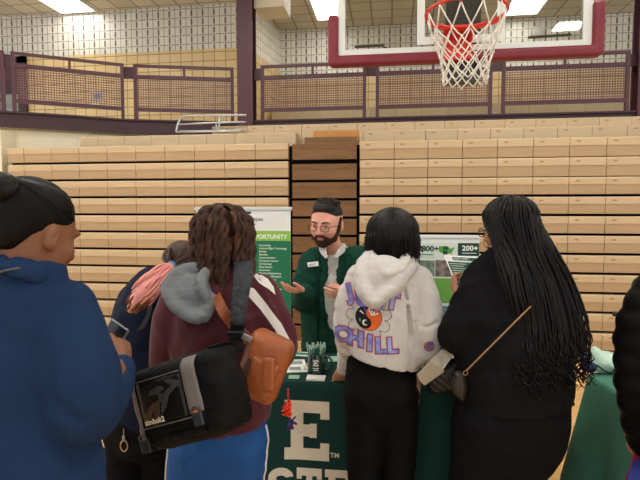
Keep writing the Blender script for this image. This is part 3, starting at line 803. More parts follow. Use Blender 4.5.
def hand(S, wr, d, n, t, size=.185, curl=(.35, .4, .45, .5), thumb=(.8, .6, .2), spread=.12, k=.008):
    """palm, four unequal bent fingers and a thumb leaving the side of the palm; n = the way the palm faces, t = thumb side"""
    q = size / .185; d = nrm(d); t = nrm(np.asarray(t) - d * np.dot(t, d)); n_ = nrm(np.cross(d, t)); n = n_ * (1 if np.dot(n_, n) > 0 else -1)
    S.chain([wr - d * .02 * q, wr + d * .02 * q, wr + d * .06 * q, wr + d * .088 * q], [(.026 * q, .019 * q), (.034 * q, .017 * q), (.040 * q, .0145 * q), (.038 * q, .012 * q)], t, k)
    for i, (o, L, r) in enumerate(((.030, .070, .0088), (.010, .079, .0092), (-.011, .073, .0088), (-.030, .057, .0078))):
        p = wr + d * (.086 - abs(o - .01) * .15) * q + t * o * q; dd = nrm(d + t * o / .03 * spread)
        pts = [p - dd * .012 * q, p]; rad = [r * q, r * q]
        for m_, (fr_, c_) in enumerate(((.46, .9), (.30, 2.1), (.24, 3.0))):
            a = curl[i] * c_; v = dd * math.cos(a) + n * math.sin(a)
            p = p + v * L * fr_ * q; pts.append(p); rad.append(r * q * (.95, .86, .72)[m_])
        S.chain(pts, rad, t, .004, n=1)
    p = wr + d * .022 * q + t * .022 * q; a, b, c = thumb
    v1 = nrm(t * a + d * b + n * c); p2 = p + v1 * .045 * q; v2 = nrm(v1 + d * .5 + n * .25); p3 = p2 + v2 * .033 * q; p4 = p3 + nrm(v2 + d * .3) * .024 * q
    S.chain([p, p2, p3, p4], [.0155 * q, .0125 * q, .0105 * q, .0082 * q], n, .008, n=1)

def foot_shoe(S, an, f, q=1.0):
    f = nrm(f)
    r = nrm(np.cross(f, Z_)); b = A(an[0], an[1], 0)
    S.chain([b - f * .05 + Z_ * .045, b + f * .04 + Z_ * .045, b + f * .12 + Z_ * .036, b + f * .175 + Z_ * .028], [(.038, .042), (.042, .042), (.048, .033), (.036, .025)], r, .01)
    S.chain([an + Z_ * .06, b + Z_ * .05], [.042, .045], r, .02)
    S.clip((0, 0, 0.001), (0, 0, -1), b - A(.3, .3, 0), b + A(.3, .3, .08))

def skin_body(S, J, sc_=1.0, legs=True):
    """one continuous figure under the clothes"""
    r = J['side']
    pel, chest, neck = J['pelvis'], J['chest'], J['neck']
    wa = pel * .5 + chest * .5
    S.chain([pel - Z_ * .04, pel, wa, chest, neck - (neck - chest) * .35, neck - (neck - chest) * .1], [(.12, .09), (.14, .10), (.115, .085), (.135, .09), (.11, .07), (.06, .055)], r, .02)
    S.chain([neck - Z_ * .03, neck + (J['head'] - neck) * .65], [.055, .052], r, .02)
    for q in 'LR':
        S.chain([J['sh' + q], J['el' + q], J['wr' + q]], [.046, .036, .026], r, .02, n=1)
        if legs:
            S.chain([J['hip' + q], J['kn' + q], J['an' + q]], [.078, .052, .036], r, .02, n=1)
            a = J['an' + q]; f = J['fwd']
            S.chain([A(a[0], a[1], .06), A(a[0], a[1], .04) + f * .10], [.035, .03], r, .01, n=1)

def legs_std(J, xr, xl, h, hipz=.86, kneez=.47, bend=0.0):
    """hips, knees, ankles for a standing figure from the pixel columns of the two legs (read at knee height)"""
    for q, x in (('R', xr), ('L', xl)):
        p = x
        J['hip' + q] = A(p[0], p[1], hipz); J['kn' + q] = A(p[0], p[1], kneez) + J['fwd'] * bend; J['an' + q] = A(p[0], p[1], .085)

def emit_mesh(S, name, m, root, res=.006, midx=None):
    v, f = S.mesh(res)
    mi = None
    if midx is not None: mi = midx(v[f].mean(1))
    o = mesh_obj(name, v, f, m, root, True, mi)
    return o, v, f
def bvh_of(v, f): return BVHTree.FromPolygons([tuple(x) for x in v], [tuple(int(i) for i in q) for q in f])

def cloth_mat(name, col, bump=.25, bscale=260, rough=.9, sheen=0, var=.05):
    return mat(name, col, rough, .08, var=var, vscale=5, bump=bump, bscale=bscale, sheen=sheen)

def shoes(J, root, m):
    for q in 'LR':
        S = Sdf(); foot_shoe(S, J['an' + q], J['fwd']); emit_mesh(S, 'shoe', m, root, .007)
M_SHOE = mat('shoe_black', '#1b1a1a', 0.5); M_SHOEW = mat('shoe_white', '#dcdad4', 0.5)

# ================================================================== the man behind the table
def man():
    h0 = 2.82
    fw = nrm(-F_ * .92 - R_ * .30)
    r, f, _ = frame(fw)
    J = dict(side=R_, fwd=fw)
    C = V(326.5, 223.5, h0 - .03)
    hd = nrm(fw + R_ * -.12 - Z_ * .22); hr, hf, hu = frame(hd, Z_ + R_ * .06)
    J['head'] = C; J['neck'] = V(334, 252, h0 + .06); J['chest'] = V(335, 290, h0 + .08); J['pelvis'] = V(336, 362, h0 + .15)
    # his right arm is on the left of the photo
    J['shR'] = V(311, 262, h0 + .04); J['elR'] = V(303, 300, h0 + .02); J['wrR'] = V(304, 291.5, h0 - .22)
    J['shL'] = V(362, 260, h0 + .05); J['elL'] = V(368, 302, h0 + .04); J['wrL'] = V(347, 293, h0 - .12)
    pR = V(324, 400, h0 + .16); pL = V(349, 400, h0 + .16); legs_std(J, pR, pL, h0)
    base = A(J['pelvis'][0], J['pelvis'][1], 0)
    root = thing('person', 'bearded man in glasses and a dark green cardigan talking behind the table, palm held out', 'person', base)
    S = Sdf(); skin_body(S, J)
    H = head_prims(S, C, hr, hf, hu, 1.0, wide=1.12)
    hand(S, J['wrR'], nrm(V(284, 289, h0 - .30) - J['wrR']), Z_ * .9 - F_ * .45, nrm(-F_ * .8 + Z_ * .25 + R_ * -.1), .175, (.15, .22, .30, .40), (.45, .9, .25), .16)
    hand(S, J['wrL'], nrm(V(332, 293, h0 - .18) - J['wrL']), nrm(Z_ * .3 + F_ * .7), nrm(Z_ * .85 - F_ * .4), .165, (.3, .34, .4, .46), (.3, .9, .2), .08)
    def lips(c):
        x = (c - C) @ hr; y = (c - C) @ hf; z = (c - C) @ hu
        return ((np.abs(x) < .026) & (y > .080) & (z < -.049) & (z > -.082)).astype(np.int32)
    b, v, fc = emit_mesh(S, 'body', [M_SKIN_L, M_LIP], root, .0042, lips)
    for q in (-1, 1):
        m = MB(); m.lathe([(.0005, -.0122), (.006, -.0105), (.0105, -.006), (.012, 0), (.0105, .006), (.006, .0105), (.0005, .0122)], H(q * .031, .0775, .003), hf, 16)
        e = m.build('eyeball', M_EYE, root, True); m = MB(); m.lathe([(.0055, 0), (.0052, .0022), (.0005, .003)], H(q * .031, .0775, .003) + hf * .0108 - hu * .002, hf, 12); m.build('iris', M_IRIS, e, True)
        S = Sdf(); S.ell(H(q * .031, .080, .0085), A(.0165, .0125, .0085), (hr, hf, hu), .002); emit_mesh(S, 'eyelid', M_SKIN_L, root, .003)
    # beard: close cover of the jaw, cheeks and upper lip
    S = Sdf(); ax = (hr, hf, hu)
    S.ell(H(0, .036, -.072), A(.064, .055, .045) , ax, .01); S.ell(H(0, .070, -.096), A(.030, .026, .024), ax, .02)
    for q in (-1, 1):
        S.chain([H(q * .072, .0, .034), H(q * .070, .006, .012), H(q * .064, .016, -.03), H(q * .050, .038, -.072)], [(.010, .014), (.012, .012), (.014, .016), (.02, .022)], hf, .012)
        S.chain([H(0, .096, -.0485), H(q * .018, .093, -.051), H(q * .032, .078, -.066)], [.006, .0068, .009], hu, .006)
    S.ell(H(0, .100, -.0635), A(.0235, .022, .0105), ax, .004, sub=True)
    S.ell(H(0, .085, -.015), A(.045, .03, .030), ax, .01, sub=True)
    S.disp(wrinkle(3, 300.0), .0012); emit_mesh(S, 'beard', mat('beard_dark_brown', '#33231b', .8, .2, bump=.8, bscale=400, col2='#4a3327', vscale=60), root, .0032)
    # hair: short swept-up crop
    S = Sdf(); S.ell(H(0, -.016, .048), A(.084, .098, .082), ax, .01)
    S.ell(H(0, .052, .098), A(.054, .026, .017), ax, .02); S.ell(H(.01, .01, .108), A(.05, .05, .016), ax, .02)
    S.clip(H(0, .066, .078), nrm(hf * .66 - hu * .72)); S.clip(H(0, .0, -.03), nrm(-hu + hf * .35))
    S.ell(H(0, .11, .03), A(.07, .045, .055), ax, .01, sub=True)
    for q in (-1, 1): S.ell(H(q * .084, .0, -.012), A(.022, .03, .04), ax, .006, sub=True)
    for i in range(46):
        a = random.uniform(-.06, .06); bb = random.uniform(-.05, .05); zz = .048 + .085 * math.sqrt(max(0, 1 - (a / .083) ** 2 - ((bb + .016) / .1) ** 2))
        p = H(a, bb, zz); S.chain([p, p + hu * .011 + hf * .006 + hr * random.uniform(-.006, .006)], [.009, .004], hr, .006, n=1)
    S.disp(wrinkle(5, 260.0), .0015); emit_mesh(S, 'hair', M_HAIRDK, root, .0036)
    for q in (-1, 1):
        m = MB(); m.tube(spline([H(q * .013, .097, .023), H(q * .028, .098, .030), H(q * .048, .082, .026)], 4), [.0028, .0034, .0036, .0036, .0036, .0034, .003, .0024, .0016], 6); m.build('eyebrow', M_HAIRDK, root, True)
    # glasses
    gl = MB(); mg = mat('glasses_metal', '#2a2422', .3, .6, metal=.6)
    for q in (-1, 1):
        pts = [H(q * .032 + .0225 * math.copysign(abs(math.cos(a)) ** .7, math.cos(a)), .113, -.001 + .0165 * math.copysign(abs(math.sin(a)) ** .7, math.sin(a))) for a in np.linspace(0, 2 * math.pi, 25)[:-1]]
        gl.tube(pts, (.0019), 6, closed=True)
        gl.tube([H(q * .055, .111, .006), H(q * .076, .06, .006), H(q * .083, .0, .004), H(q * .083, -.02, -.006)], .0016, 6)
    gl.tube(spline([H(-.010, .113, .004), H(0, .115, .008), H(.010, .113, .004)], 3), .0014, 6)
    g = gl.build('glasses', mg, root, True)
    # shirt
    S = Sdf(); sh = mat('shirt_light_grey', '#c9c7c0', .8, .2, bump=.3, bscale=500, sheen=.1)
    nb = J['neck']; S.chain([J['pelvis'] - Z_ * .06, J['pelvis'] + Z_ * .06, J['pelvis'] * .5 + J['chest'] * .5, J['chest'], nb - Z_ * .07, nb - Z_ * .01], [(.155, .125), (.155, .13), (.155, .13), (.16, .12), (.12, .08), (.066, .060)], R_, .02)
    for q, s_ in (('R', -1), ('L', 1)): S.chain([J['sh' + q], J['sh' + q] * .6 + J['el' + q] * .4], [.05, .045], R_, .03, n=1)
    S.disp(wrinkle(11, 86.4), .004); o, sv, sf = emit_mesh(S, 'shirt', sh, root, .006)
    bv = bvh_of(sv, sf)
    # collar and placket
    S = Sdf(); cn = V(332, 251, h0 + .0)
    for q in (-1, 1):
        S.chain([nb + F_ * .055 + Z_ * .03, nb + R_ * q * .062 + Z_ * .03 - F_ * .0, V(332 + q * 9, 250.5, h0 - .065), V(331 + q * 4.5, 257.5, h0 - .095)], [(.006, .018), (.006, .020), (.006, .020), (.005, .010)], np.cross(R_ * q, Z_) , .005, n=3)
    emit_mesh(S, 'collar', sh, root, .004)
    m = MB()
    for yy in (262, 274, 287, 300, 314):
        b0 = V(331.5, yy, 2.0); loc, nn, i_, d_ = bv.ray_cast(Vector(b0), Vector(nrm(V(331.5, yy, 4) - b0)))
        if loc: m.lathe([(.0045, 0), (.0045, .002), (.002, .003)], np.array(loc), -F_, 10)
    m.build('buttons' if False else 'shirt_button', mat('button_white', '#eeeeea'), root)
    # cardigan, open at the front
    S = Sdf(); cg = cloth_mat('cardigan_green', '#1d453a', .5, 340)
    ch = J['chest']; pe = J['pelvis']
    S.chain([pe - Z_ * .10, pe + Z_ * .04, pe * .5 + ch * .5, ch, nb - Z_ * .075, nb - Z_ * .025], [(.215, .17), (.21, .165), (.205, .16), (.205, .14), (.180, .10), (.085, .075)], R_, .02)
    S.chain([J['shR'] + R_ * .02, J['shR'] * .5 + J['elR'] * .5, J['elR'], J['elR'] * .45 + J['wrR'] * .55, J['wrR'] - nrm(J['wrR'] - J['elR']) * .0], [.086, .080, .070, .056, .046], R_, .03)
    S.chain([J['shL'] - R_ * .02, J['shL'] * .5 + J['elL'] * .5, J['elL'], J['elL'] * .45 + J['wrL'] * .55, J['wrL'] - nrm(J['wrL'] - J['elL']) * .0], [.086, .080, .068, .054, .042], R_, .03)
    # opening: wedge between the two fronts
    for (a, b, ra, rb) in ((V(334, 246, h0 - .14), V(332, 290, h0 - .16), .058, .064), (V(332, 290, h0 - .16), V(333, 372, h0 - .16), .064, .080)):
        S.chain([a, b], [(ra, .17), (rb, .12)], R_, .006, sub=True, n=1)
    S.ell(nb + Z_ * .03, (.068, .068, .06), None, .01, sub=True)
    S.disp(wrinkle(21, 79.2, (1, 1, .6), 6, True), .006); o, cv_, cf_ = emit_mesh(S, 'cardigan', cg, root, .006)
    bc = bvh_of(cv_, cf_)
    # ribbed edges
    m = MB()
    for side, pts in ((-1, [(320, 250), (320, 262), (320, 285), (320, 310), (319, 345)]), (1, [(344, 248), (342, 265), (339, 290), (341, 315), (344, 345)])):
        P = []
        for x, y in pts:
            b0 = V(x, y, 2.0); dr = nrm(V(x, y, 4) - b0); loc, nn, i_, d_ = bc.ray_cast(Vector(b0 + R_ * side * .01), Vector(dr))
            P.append(np.array(loc) - F_ * .002 if loc else V(x, y, h0 - .1))
        m.tube(spline(P, 5), .010, 8)
    m.build('ribbed_edge', cloth_mat('cardigan_rib', '#183a31', .6, 500), root, True)
    # name tag
    o0 = V(313.5, 264, 2.3); loc, nn, i_, d_ = bc.ray_cast(Vector(o0), Vector(nrm(V(313.5, 264, 4) - o0)))
    loc = np.array(loc); n_ = nrm(-F_ * .95 - R_ * .2); u_ = nrm(np.cross(Z_, n_)); u_ = nrm(u_ + Z_ * .14)
    w_ = np.cross(n_, u_); m = MB(); m.box((-.031, -.013, 0), (.031, .013, .004), ax=(u_, w_, n_), org=loc + n_ * .010, bev=.0015); tg = m.build('name_badge', M_WHITE, root)
    m = MB(); m.box((-.024, -.001, 0), (.018, .0025, .0008), ax=(u_, w_, n_), org=loc + n_ * .0142); m.box((-.024, -.007, 0), (.006, -.005, .0008), ax=(u_, w_, n_), org=loc + n_ * .0142); m.build('badge_print', mat('badge_ink', '#8fa59a'), tg)
    # trousers
    S = Sdf(); pm = cloth_mat('trousers_dark', '#23242a', .2)
    S.chain([pe - Z_ * .08, pe + Z_ * .03], [(.15, .12), (.15, .12)], R_, .02, n=1)
    for q in 'LR': S.chain([J['hip' + q], J['kn' + q], J['an' + q] + Z_ * .01], [.095, .075, .062], R_, .03, n=1)
    emit_mesh(S, 'trousers', pm, root, .009); shoes(J, root, M_SHOE)
man()

# ================================================================== the woman in the grey hoodie
def hoodie():
    h0 = 2.02
    fw = nrm(F_ + R_ * -.05); J = dict(side=R_, fwd=fw)
    J['head'] = C = V(392, 236, h0 + .0); J['neck'] = V(391, 262, h0 + .0); J['chest'] = V(388, 300, h0 + .02); J['pelvis'] = V(381, 375, h0 + .03)
    J['shL'] = V(358, 281, h0); J['elL'] = V(347, 335, h0 + .0); J['wrL'] = V(344, 366, h0 + .16)
    J['shR'] = V(421, 283, h0); J['elR'] = V(428, 335, h0 - .0); J['wrR'] = V(437, 352, h0 + .20)
    legs_std(J, V(401, 480, h0 + .04), V(363, 480, h0 + .04), h0, .80, .45)
    root = thing('person', 'woman with black bob, grey printed hoodie and black leggings, back turned at table', 'person', A(J['pelvis'][0], J['pelvis'][1], 0))
    S = Sdf(); skin_body(S, J); r, f, u = frame(nrm(fw + R_ * .25 - Z_ * .15)); H = head_prims(S, C, r, f, u, .96)
    hand(S, J['wrL'] + Z_ * -.012, nrm(V(339, 378, h0 + .22) - J['wrL']), nrm(F_ * .4 - Z_), R_, .17, (.35, .38, .42, .48), (.6, .8, .2), .14)
    hand(S, J['wrR'], nrm(V(444, 350, h0 + .35) - J['wrR']), -Z_, -R_, .17)
    emit_mesh(S, 'body', M_SKIN_LT, root, .006)
    # hoodie
    S = Sdf(); gm_ = mat('hoodie_heather_grey', '#d2d0cc', .95, .1, col2='#bebbb7', vscale=420, bump=.3, bscale=300, sheen=.2)
    S.chain([V(380, 372, h0 + .02), V(382, 350, h0 + .01), V(385, 325, h0), V(388, 300, h0), V(389, 280, h0), V(390, 268, h0), V(391, 258, h0)],
            [(.150, .13), (.158, .130), (.158, .130), (.156, .125), (.146, .105), (.110, .085), (.065, .06)], R_, .02)
    S.clip(V(380, 359.5, h0), nrm(-Z_ - R_ * -.26 * -1 if False else -Z_ - R_ * .24))
    S.chain([V(361, 279, h0), V(350, 305, h0 - .01), V(348, 332, h0 - .01), V(349, 352, h0 + .07), V(345, 365, h0 + .13)], [.060, .062, .058, .046, .034], R_, .006)
    S.chain([V(417, 280, h0), V(425, 305, h0 - .02), V(426, 332, h0 - .03), V(430, 350, h0 + .05), V(437, 352, h0 + .18)], [.062, .068, .074, .070, .042], R_, .004)
    S.chain([V(412, 345, h0 - .02), V(424, 352, h0 - .0), V(434, 356, h0 + .12)], [.05, .066, .04], R_, .02)
    SH = Sdf()
    SH.chain([V(368, 258, h0 - .04), V(362, 270, h0 - .115), V(364, 290, h0 - .160), V(373, 301, h0 - .172), V(385, 293, h0 - .172), V(399, 279, h0 - .145), V(412, 264, h0 - .06)],
            [(.026, .03), (.030, .034), (.030, .034), (.027, .030), (.028, .032), (.030, .032), (.026, .03)], R_, .006)
    SH.ell(V(384, 277, h0 - .125), (.088, .062, .085), (R_, F_, Z_), .012)
    SH.chain([V(372, 255, h0 - .06), V(375, 265, h0 - .135), V(387, 273, h0 - .17), V(401, 266, h0 - .14), V(407, 256, h0 - .07)], [.020, .022, .024, .022, .020], R_, .004)
    SH.chain([V(371, 272, h0 - .21), V(375, 285, h0 - .22), V(384, 293, h0 - .215)], [.004, .008, .004], R_, .008, sub=True)
    SH.chain([V(404, 272, h0 - .19), V(395, 282, h0 - .215), V(386, 288, h0 - .215)], [.004, .008, .004], R_, .008, sub=True)
    SH.chain([V(372, 266, h0 - .185), V(387, 277, h0 - .21), V(402, 268, h0 - .185)], [.004, .006, .004], R_, .006, sub=True)
    SH.disp(wrinkle(33, 108.0, (1, 1, 1), 5, True), .004)
    zf = lambda x, y, z: np.clip(.55 + (1.28 - z) * 1.2, .3, 1.1)
    S.disp(wrinkle(31, 61.2, (1, 1, .55), 7, True), .0075, zf)
    # deep folds running down the right sleeve and across the waist
    for P, r_, hh in (([(404, 288), (408, 318), (411, 345), (418, 370)], .012, .100), ([(357, 296), (356, 322), (354, 350)], .010, .082), ([(414, 322), (426, 327), (438, 322)], .007, .098), ([(416, 342), (427, 346), (437, 341)], .006, .094), ([(366, 352), (385, 356), (402, 350)], .006, .127)):
        S.chain([V(x, y, h0 - hh) for x, y in P], [r_ * .5] + [r_] * (len(P) - 2) + [r_ * .5], R_, .012, sub=True)
    o, v, fc = emit_mesh(S, 'hoodie', gm_, root, .0055); bv = bvh_of(v, fc)
    emit_mesh(SH, 'hood', gm_, root, .005)
    # cuffs
    for q, a, b, rr_ in (('L', V(345, 364, h0 + .125), V(343.5, 369, h0 + .155), .033), ('R', V(437, 352, h0 + .17), V(439, 352, h0 + .21), .04)):
        S = Sdf(); S.chain([a, b], [rr_, rr_ * .9], R_, .0, n=1); emit_mesh(S, 'cuff', gm_, root, .005)
    # back print
    mo = mat('print_orange', '#e0672a', .8); ml = mat('print_lavender', '#a9aede', .8, col2='#5f66b8', vscale=22); mb = mat('print_blue', '#4d55ad', .8); mk = mat('print_black', '#1d1a1c', .8); mw = mat('print_white', '#e9e6e0', .8)
    n_ = nrm(-F_ + Z_ * .05); u_ = R_; v_ = Z_; sc2 = h0 * .92 / 500
    def lay(nm, txt, px, py, size, arc=0.0, rots=None, gap=None):
        for li, (ofs, mm, dd) in enumerate(((.105, mo, .0012), (.075, mb, .0022), (.040, ml, .0032))):
            VS, FS = [], []
            for i, chh in enumerate(txt):
                vs, fs = text_mesh(chh, size, 'CENTER', size * ofs)
                th = math.radians(rots[i]); c, s_ = math.cos(th), math.sin(th)
                x = vs[:, 0]; y = vs[:, 1] - size * .35; X_ = x * c - y * s_ + gap[i][0] * sc2; Y_ = x * s_ + y * c - gap[i][1] * sc2
                b0 = sum(len(q) for q in VS); VS.append(np.stack([X_, Y_], 1)); FS += [tuple(k + b0 for k in q) for q in fs]
            drop_decal(nm, np.vstack(VS), FS, bv, V(370, 320, h0 - .16), u_, v_, n_, mm, o, dd, .010)
    lay('printed_lettering', 'JUST', 0, 0, .080, rots=(14, 6, -4, -12), gap=[(-19, -26), (-5, -20), (9, -17), (24, -18)])
    lay('printed_lettering', 'CHILL', 0, 0, .084, rots=(-8, -3, -2, 2, 4), gap=[(-28, 19), (-13, 23), (1, 26), (12, 28), (24, 28)])
    # flower outline with a yin-yang
    def disc(cx, cy, r_, n=28, r2=None, a0=0, a1=2 * math.pi):
        if r2 is None:
            return [(cx, cy)] + [(cx + r_ * math.cos(a), cy + r_ * math.sin(a)) for a in np.linspace(0, 2 * math.pi, n + 1)[:-1]], [(0, 1 + i, 1 + (i + 1) % n) for i in range(n)]
        aa = np.linspace(a0, a1, n + 1); p = [(cx + r_ * math.cos(a), cy + r_ * math.sin(a)) for a in aa] + [(cx + r2 * math.cos(a), cy + r2 * math.sin(a)) for a in aa]
        return p, [(i, i + 1, n + 1 + i + 1, n + 1 + i) for i in range(n)]
    parts = []
    R0 = .047
    for k in range(9):
        a = k * 2 * math.pi / 9 + .2; cx, cy = .066 * math.cos(a), .066 * math.sin(a)
        parts.append((disc(cx, cy, .0215, 18, .0195, a - 2.0, a + 2.0), mk, .0012))
    parts += [(disc(0, 0, R0 + .0025), mk, .0016)]
    th = math.radians(-35); rt = lambda p: [(x * math.cos(th) - y * math.sin(th), x * math.sin(th) + y * math.cos(th)) for x, y in p]
    half = [(R0 * math.cos(a), R0 * math.sin(a)) for a in np.linspace(-math.pi / 2, math.pi / 2, 20)]
    nn_ = len(half); sarc = [(-R0 / 2 * math.cos(a) * -1 * -1, R0 / 2 + R0 / 2 * math.sin(a)) for a in np.linspace(math.pi / 2, -math.pi / 2, 10)] + [(R0 / 2 * math.cos(a), -R0 / 2 + R0 / 2 * math.sin(a)) for a in np.linspace(math.pi / 2, -math.pi / 2, 10)]
    parts.append(((rt(half + sarc[1:-1]), [tuple(range(nn_ + len(sarc) - 2))]), mo, .0024))
    parts.append(((rt(disc(0, R0 / 2, .010)[0]), disc(0, R0 / 2, .010)[1]), mw, .0034)); parts.append(((rt(disc(0, -R0 / 2, .011)[0]), disc(0, -R0 / 2, .011)[1]), mw, .0034))
    parts.append(((rt(disc(.003, -R0 / 2 + .003, .008)[0]), disc(0, 0, 1)[1]), mk, .0042))
    for k in range(5):
        a = math.radians(30 + k * 28); parts.append((([(.022 * math.cos(a - .06), .022 * math.sin(a - .06)), (.04 * math.cos(a - .08), .04 * math.sin(a - .08)), (.04 * math.cos(a + .08), .04 * math.sin(a + .08)), (.022 * math.cos(a + .06), .022 * math.sin(a + .06))], [(0, 1, 2, 3)]), mb if k % 2 else mw, .0036))
    mats_ = [mk, mo, mw, mb]
    for (vs, fs), mm, dd in parts:
        pass
    for dd in sorted(set(p[2] for p in parts)):
        VS, FS, MI = [], [], []
        for (vs, fs), mm, d_ in parts:
            if d_ != dd: continue
            b0 = len(VS); VS += [tuple(q) for q in vs]; FS += [tuple(k + b0 for k in q) for q in fs]; MI += [mats_.index(mm)] * len(fs)
        drop_decal('printed_flower', VS, FS, bv, V(370, 320, h0 - .16), u_, v_, n_, mats_, o, dd, .008, MI)
    # small print on the right cuff side
    bvs = bv
    vs, fs = disc(0, 0, .022); drop_decal('sleeve_print', vs, fs, bv, V(430, 347, h0 - .1), u_, v_, n_, mat('sleeve_print_blue', '#5b5f9d', .8, col2='#b5654c', vscale=60), o, .0015, .008)
    # leggings
    S = Sdf(); lg = cloth_mat('leggings_black', '#100f10', .12, 300, .8)
    S.chain([V(381, 350, h0 + .03), V(381, 366, h0 + .03), V(381, 388, h0 + .03), V(381, 405, h0 + .035)], [(.135, .105), (.145, .12), (.152, .13), (.15, .12)], R_, .02)
    for q, x0, x1, x2 in (('L', 366, 364, 366), ('R', 398, 398, 397)):
        S.chain([V(x0, 395, h0 + .02), V(x0, 425, h0 + .03), V(x1, 460, h0 + .03), J['kn' + q] * .6 + J['hip' + q] * .4 if False else V(x1, 500, h0 + .03), V(x2, 560, h0 + .04), J['an' + q]], [(.085, .105), (.084, .098), (.073, .085), (.062, .065), (.05, .055), (.042, .042)], R_, .012)
    for q in (-1, 1): S.ell(V(381 + q * 16, 392, h0 - .045), (.062, .055, .065), None, .03)
    S.disp(wrinkle(41, 108.0), .0025); emit_mesh(S, 'leggings', lg, root, .006)
    shoes(J, root, M_SHOEW)
    # bob
    S = Sdf(); c = C; S.ell(c + Z_ * .018 - F_ * .012, (.092, .106, .086), None, .01)
    S.chain([c + Z_ * .02 - F_ * .01, c - Z_ * .03 - F_ * .02, c - Z_ * .072 - F_ * .022], [(.094, .10), (.106, .088), (.094, .068)], R_, .03)
    S.ell(c + F_ * .10 - Z_ * .03, (.055, .06, .075), None, .02, sub=True)
    S.disp(lambda x, y, z: np.sin(np.arctan2((y - c[1]), (x - c[0])) * 34 + 3 * np.sin(z * 30)) * np.clip((c[2] + .10 - z) * 8, 0, 1), .0022)
    hm, hv, hf_ = emit_mesh(S, 'hair', M_HAIRBLK, root, .005)
    m = MB(); rs = np.random.RandomState(4)
    for i in range(420):
        az = rs.uniform(-2.45, 2.45); el0 = rs.uniform(.5, 1.5); e = np.linspace(el0, -.1, 7)
        dirv = lambda a: -F_ * math.cos(a) + R_ * math.sin(a)
        off = rs.uniform(.0, .006)
        P = [c + Z_ * (.018 + (.088 + off) * math.sin(x)) - F_ * .012 + dirv(az) * (.100 + off) * math.cos(x) * (1.0) for x in e]
        ln = rs.uniform(.035, .090) + (.018 if abs(az - .9) < .6 else 0); bulge = rs.uniform(1.04, 1.12)
        P += [P[-1] + dirv(az) * .006 * bulge - Z_ * ln * .4, P[-1] + dirv(az) * .004 - Z_ * ln * .75, P[-1] - dirv(az) * rs.uniform(-.018, .012) - Z_ * ln + R_ * rs.uniform(-.008, .008)]
        P = spline(P, 2); m.tube(P, np.linspace(.0030, .0012, len(P)), 4)
    m.build('hair_strands', M_HAIRBLK, hm, True)
hoodie()
def KR(l, k): return [tuple(x * k for x in q) if np.ndim(q) else q * k for q in l]

def px_poly(pts, h, org):
    """outline read at distance h -> 2-D coordinates (right, up) about org"""
    return [((V(x, y, h) - org) @ R_, (V(x, y, h) - org) @ Z_) for x, y in pts]

def along(P, n=30):
    P = spline(P, 6); L = np.concatenate([[0], np.cumsum(np.linalg.norm(np.diff(P, axis=0), axis=1))]); t = np.linspace(0, L[-1], n)
    return np.stack([np.interp(t, L, P[:, i]) for i in range(3)], 1)

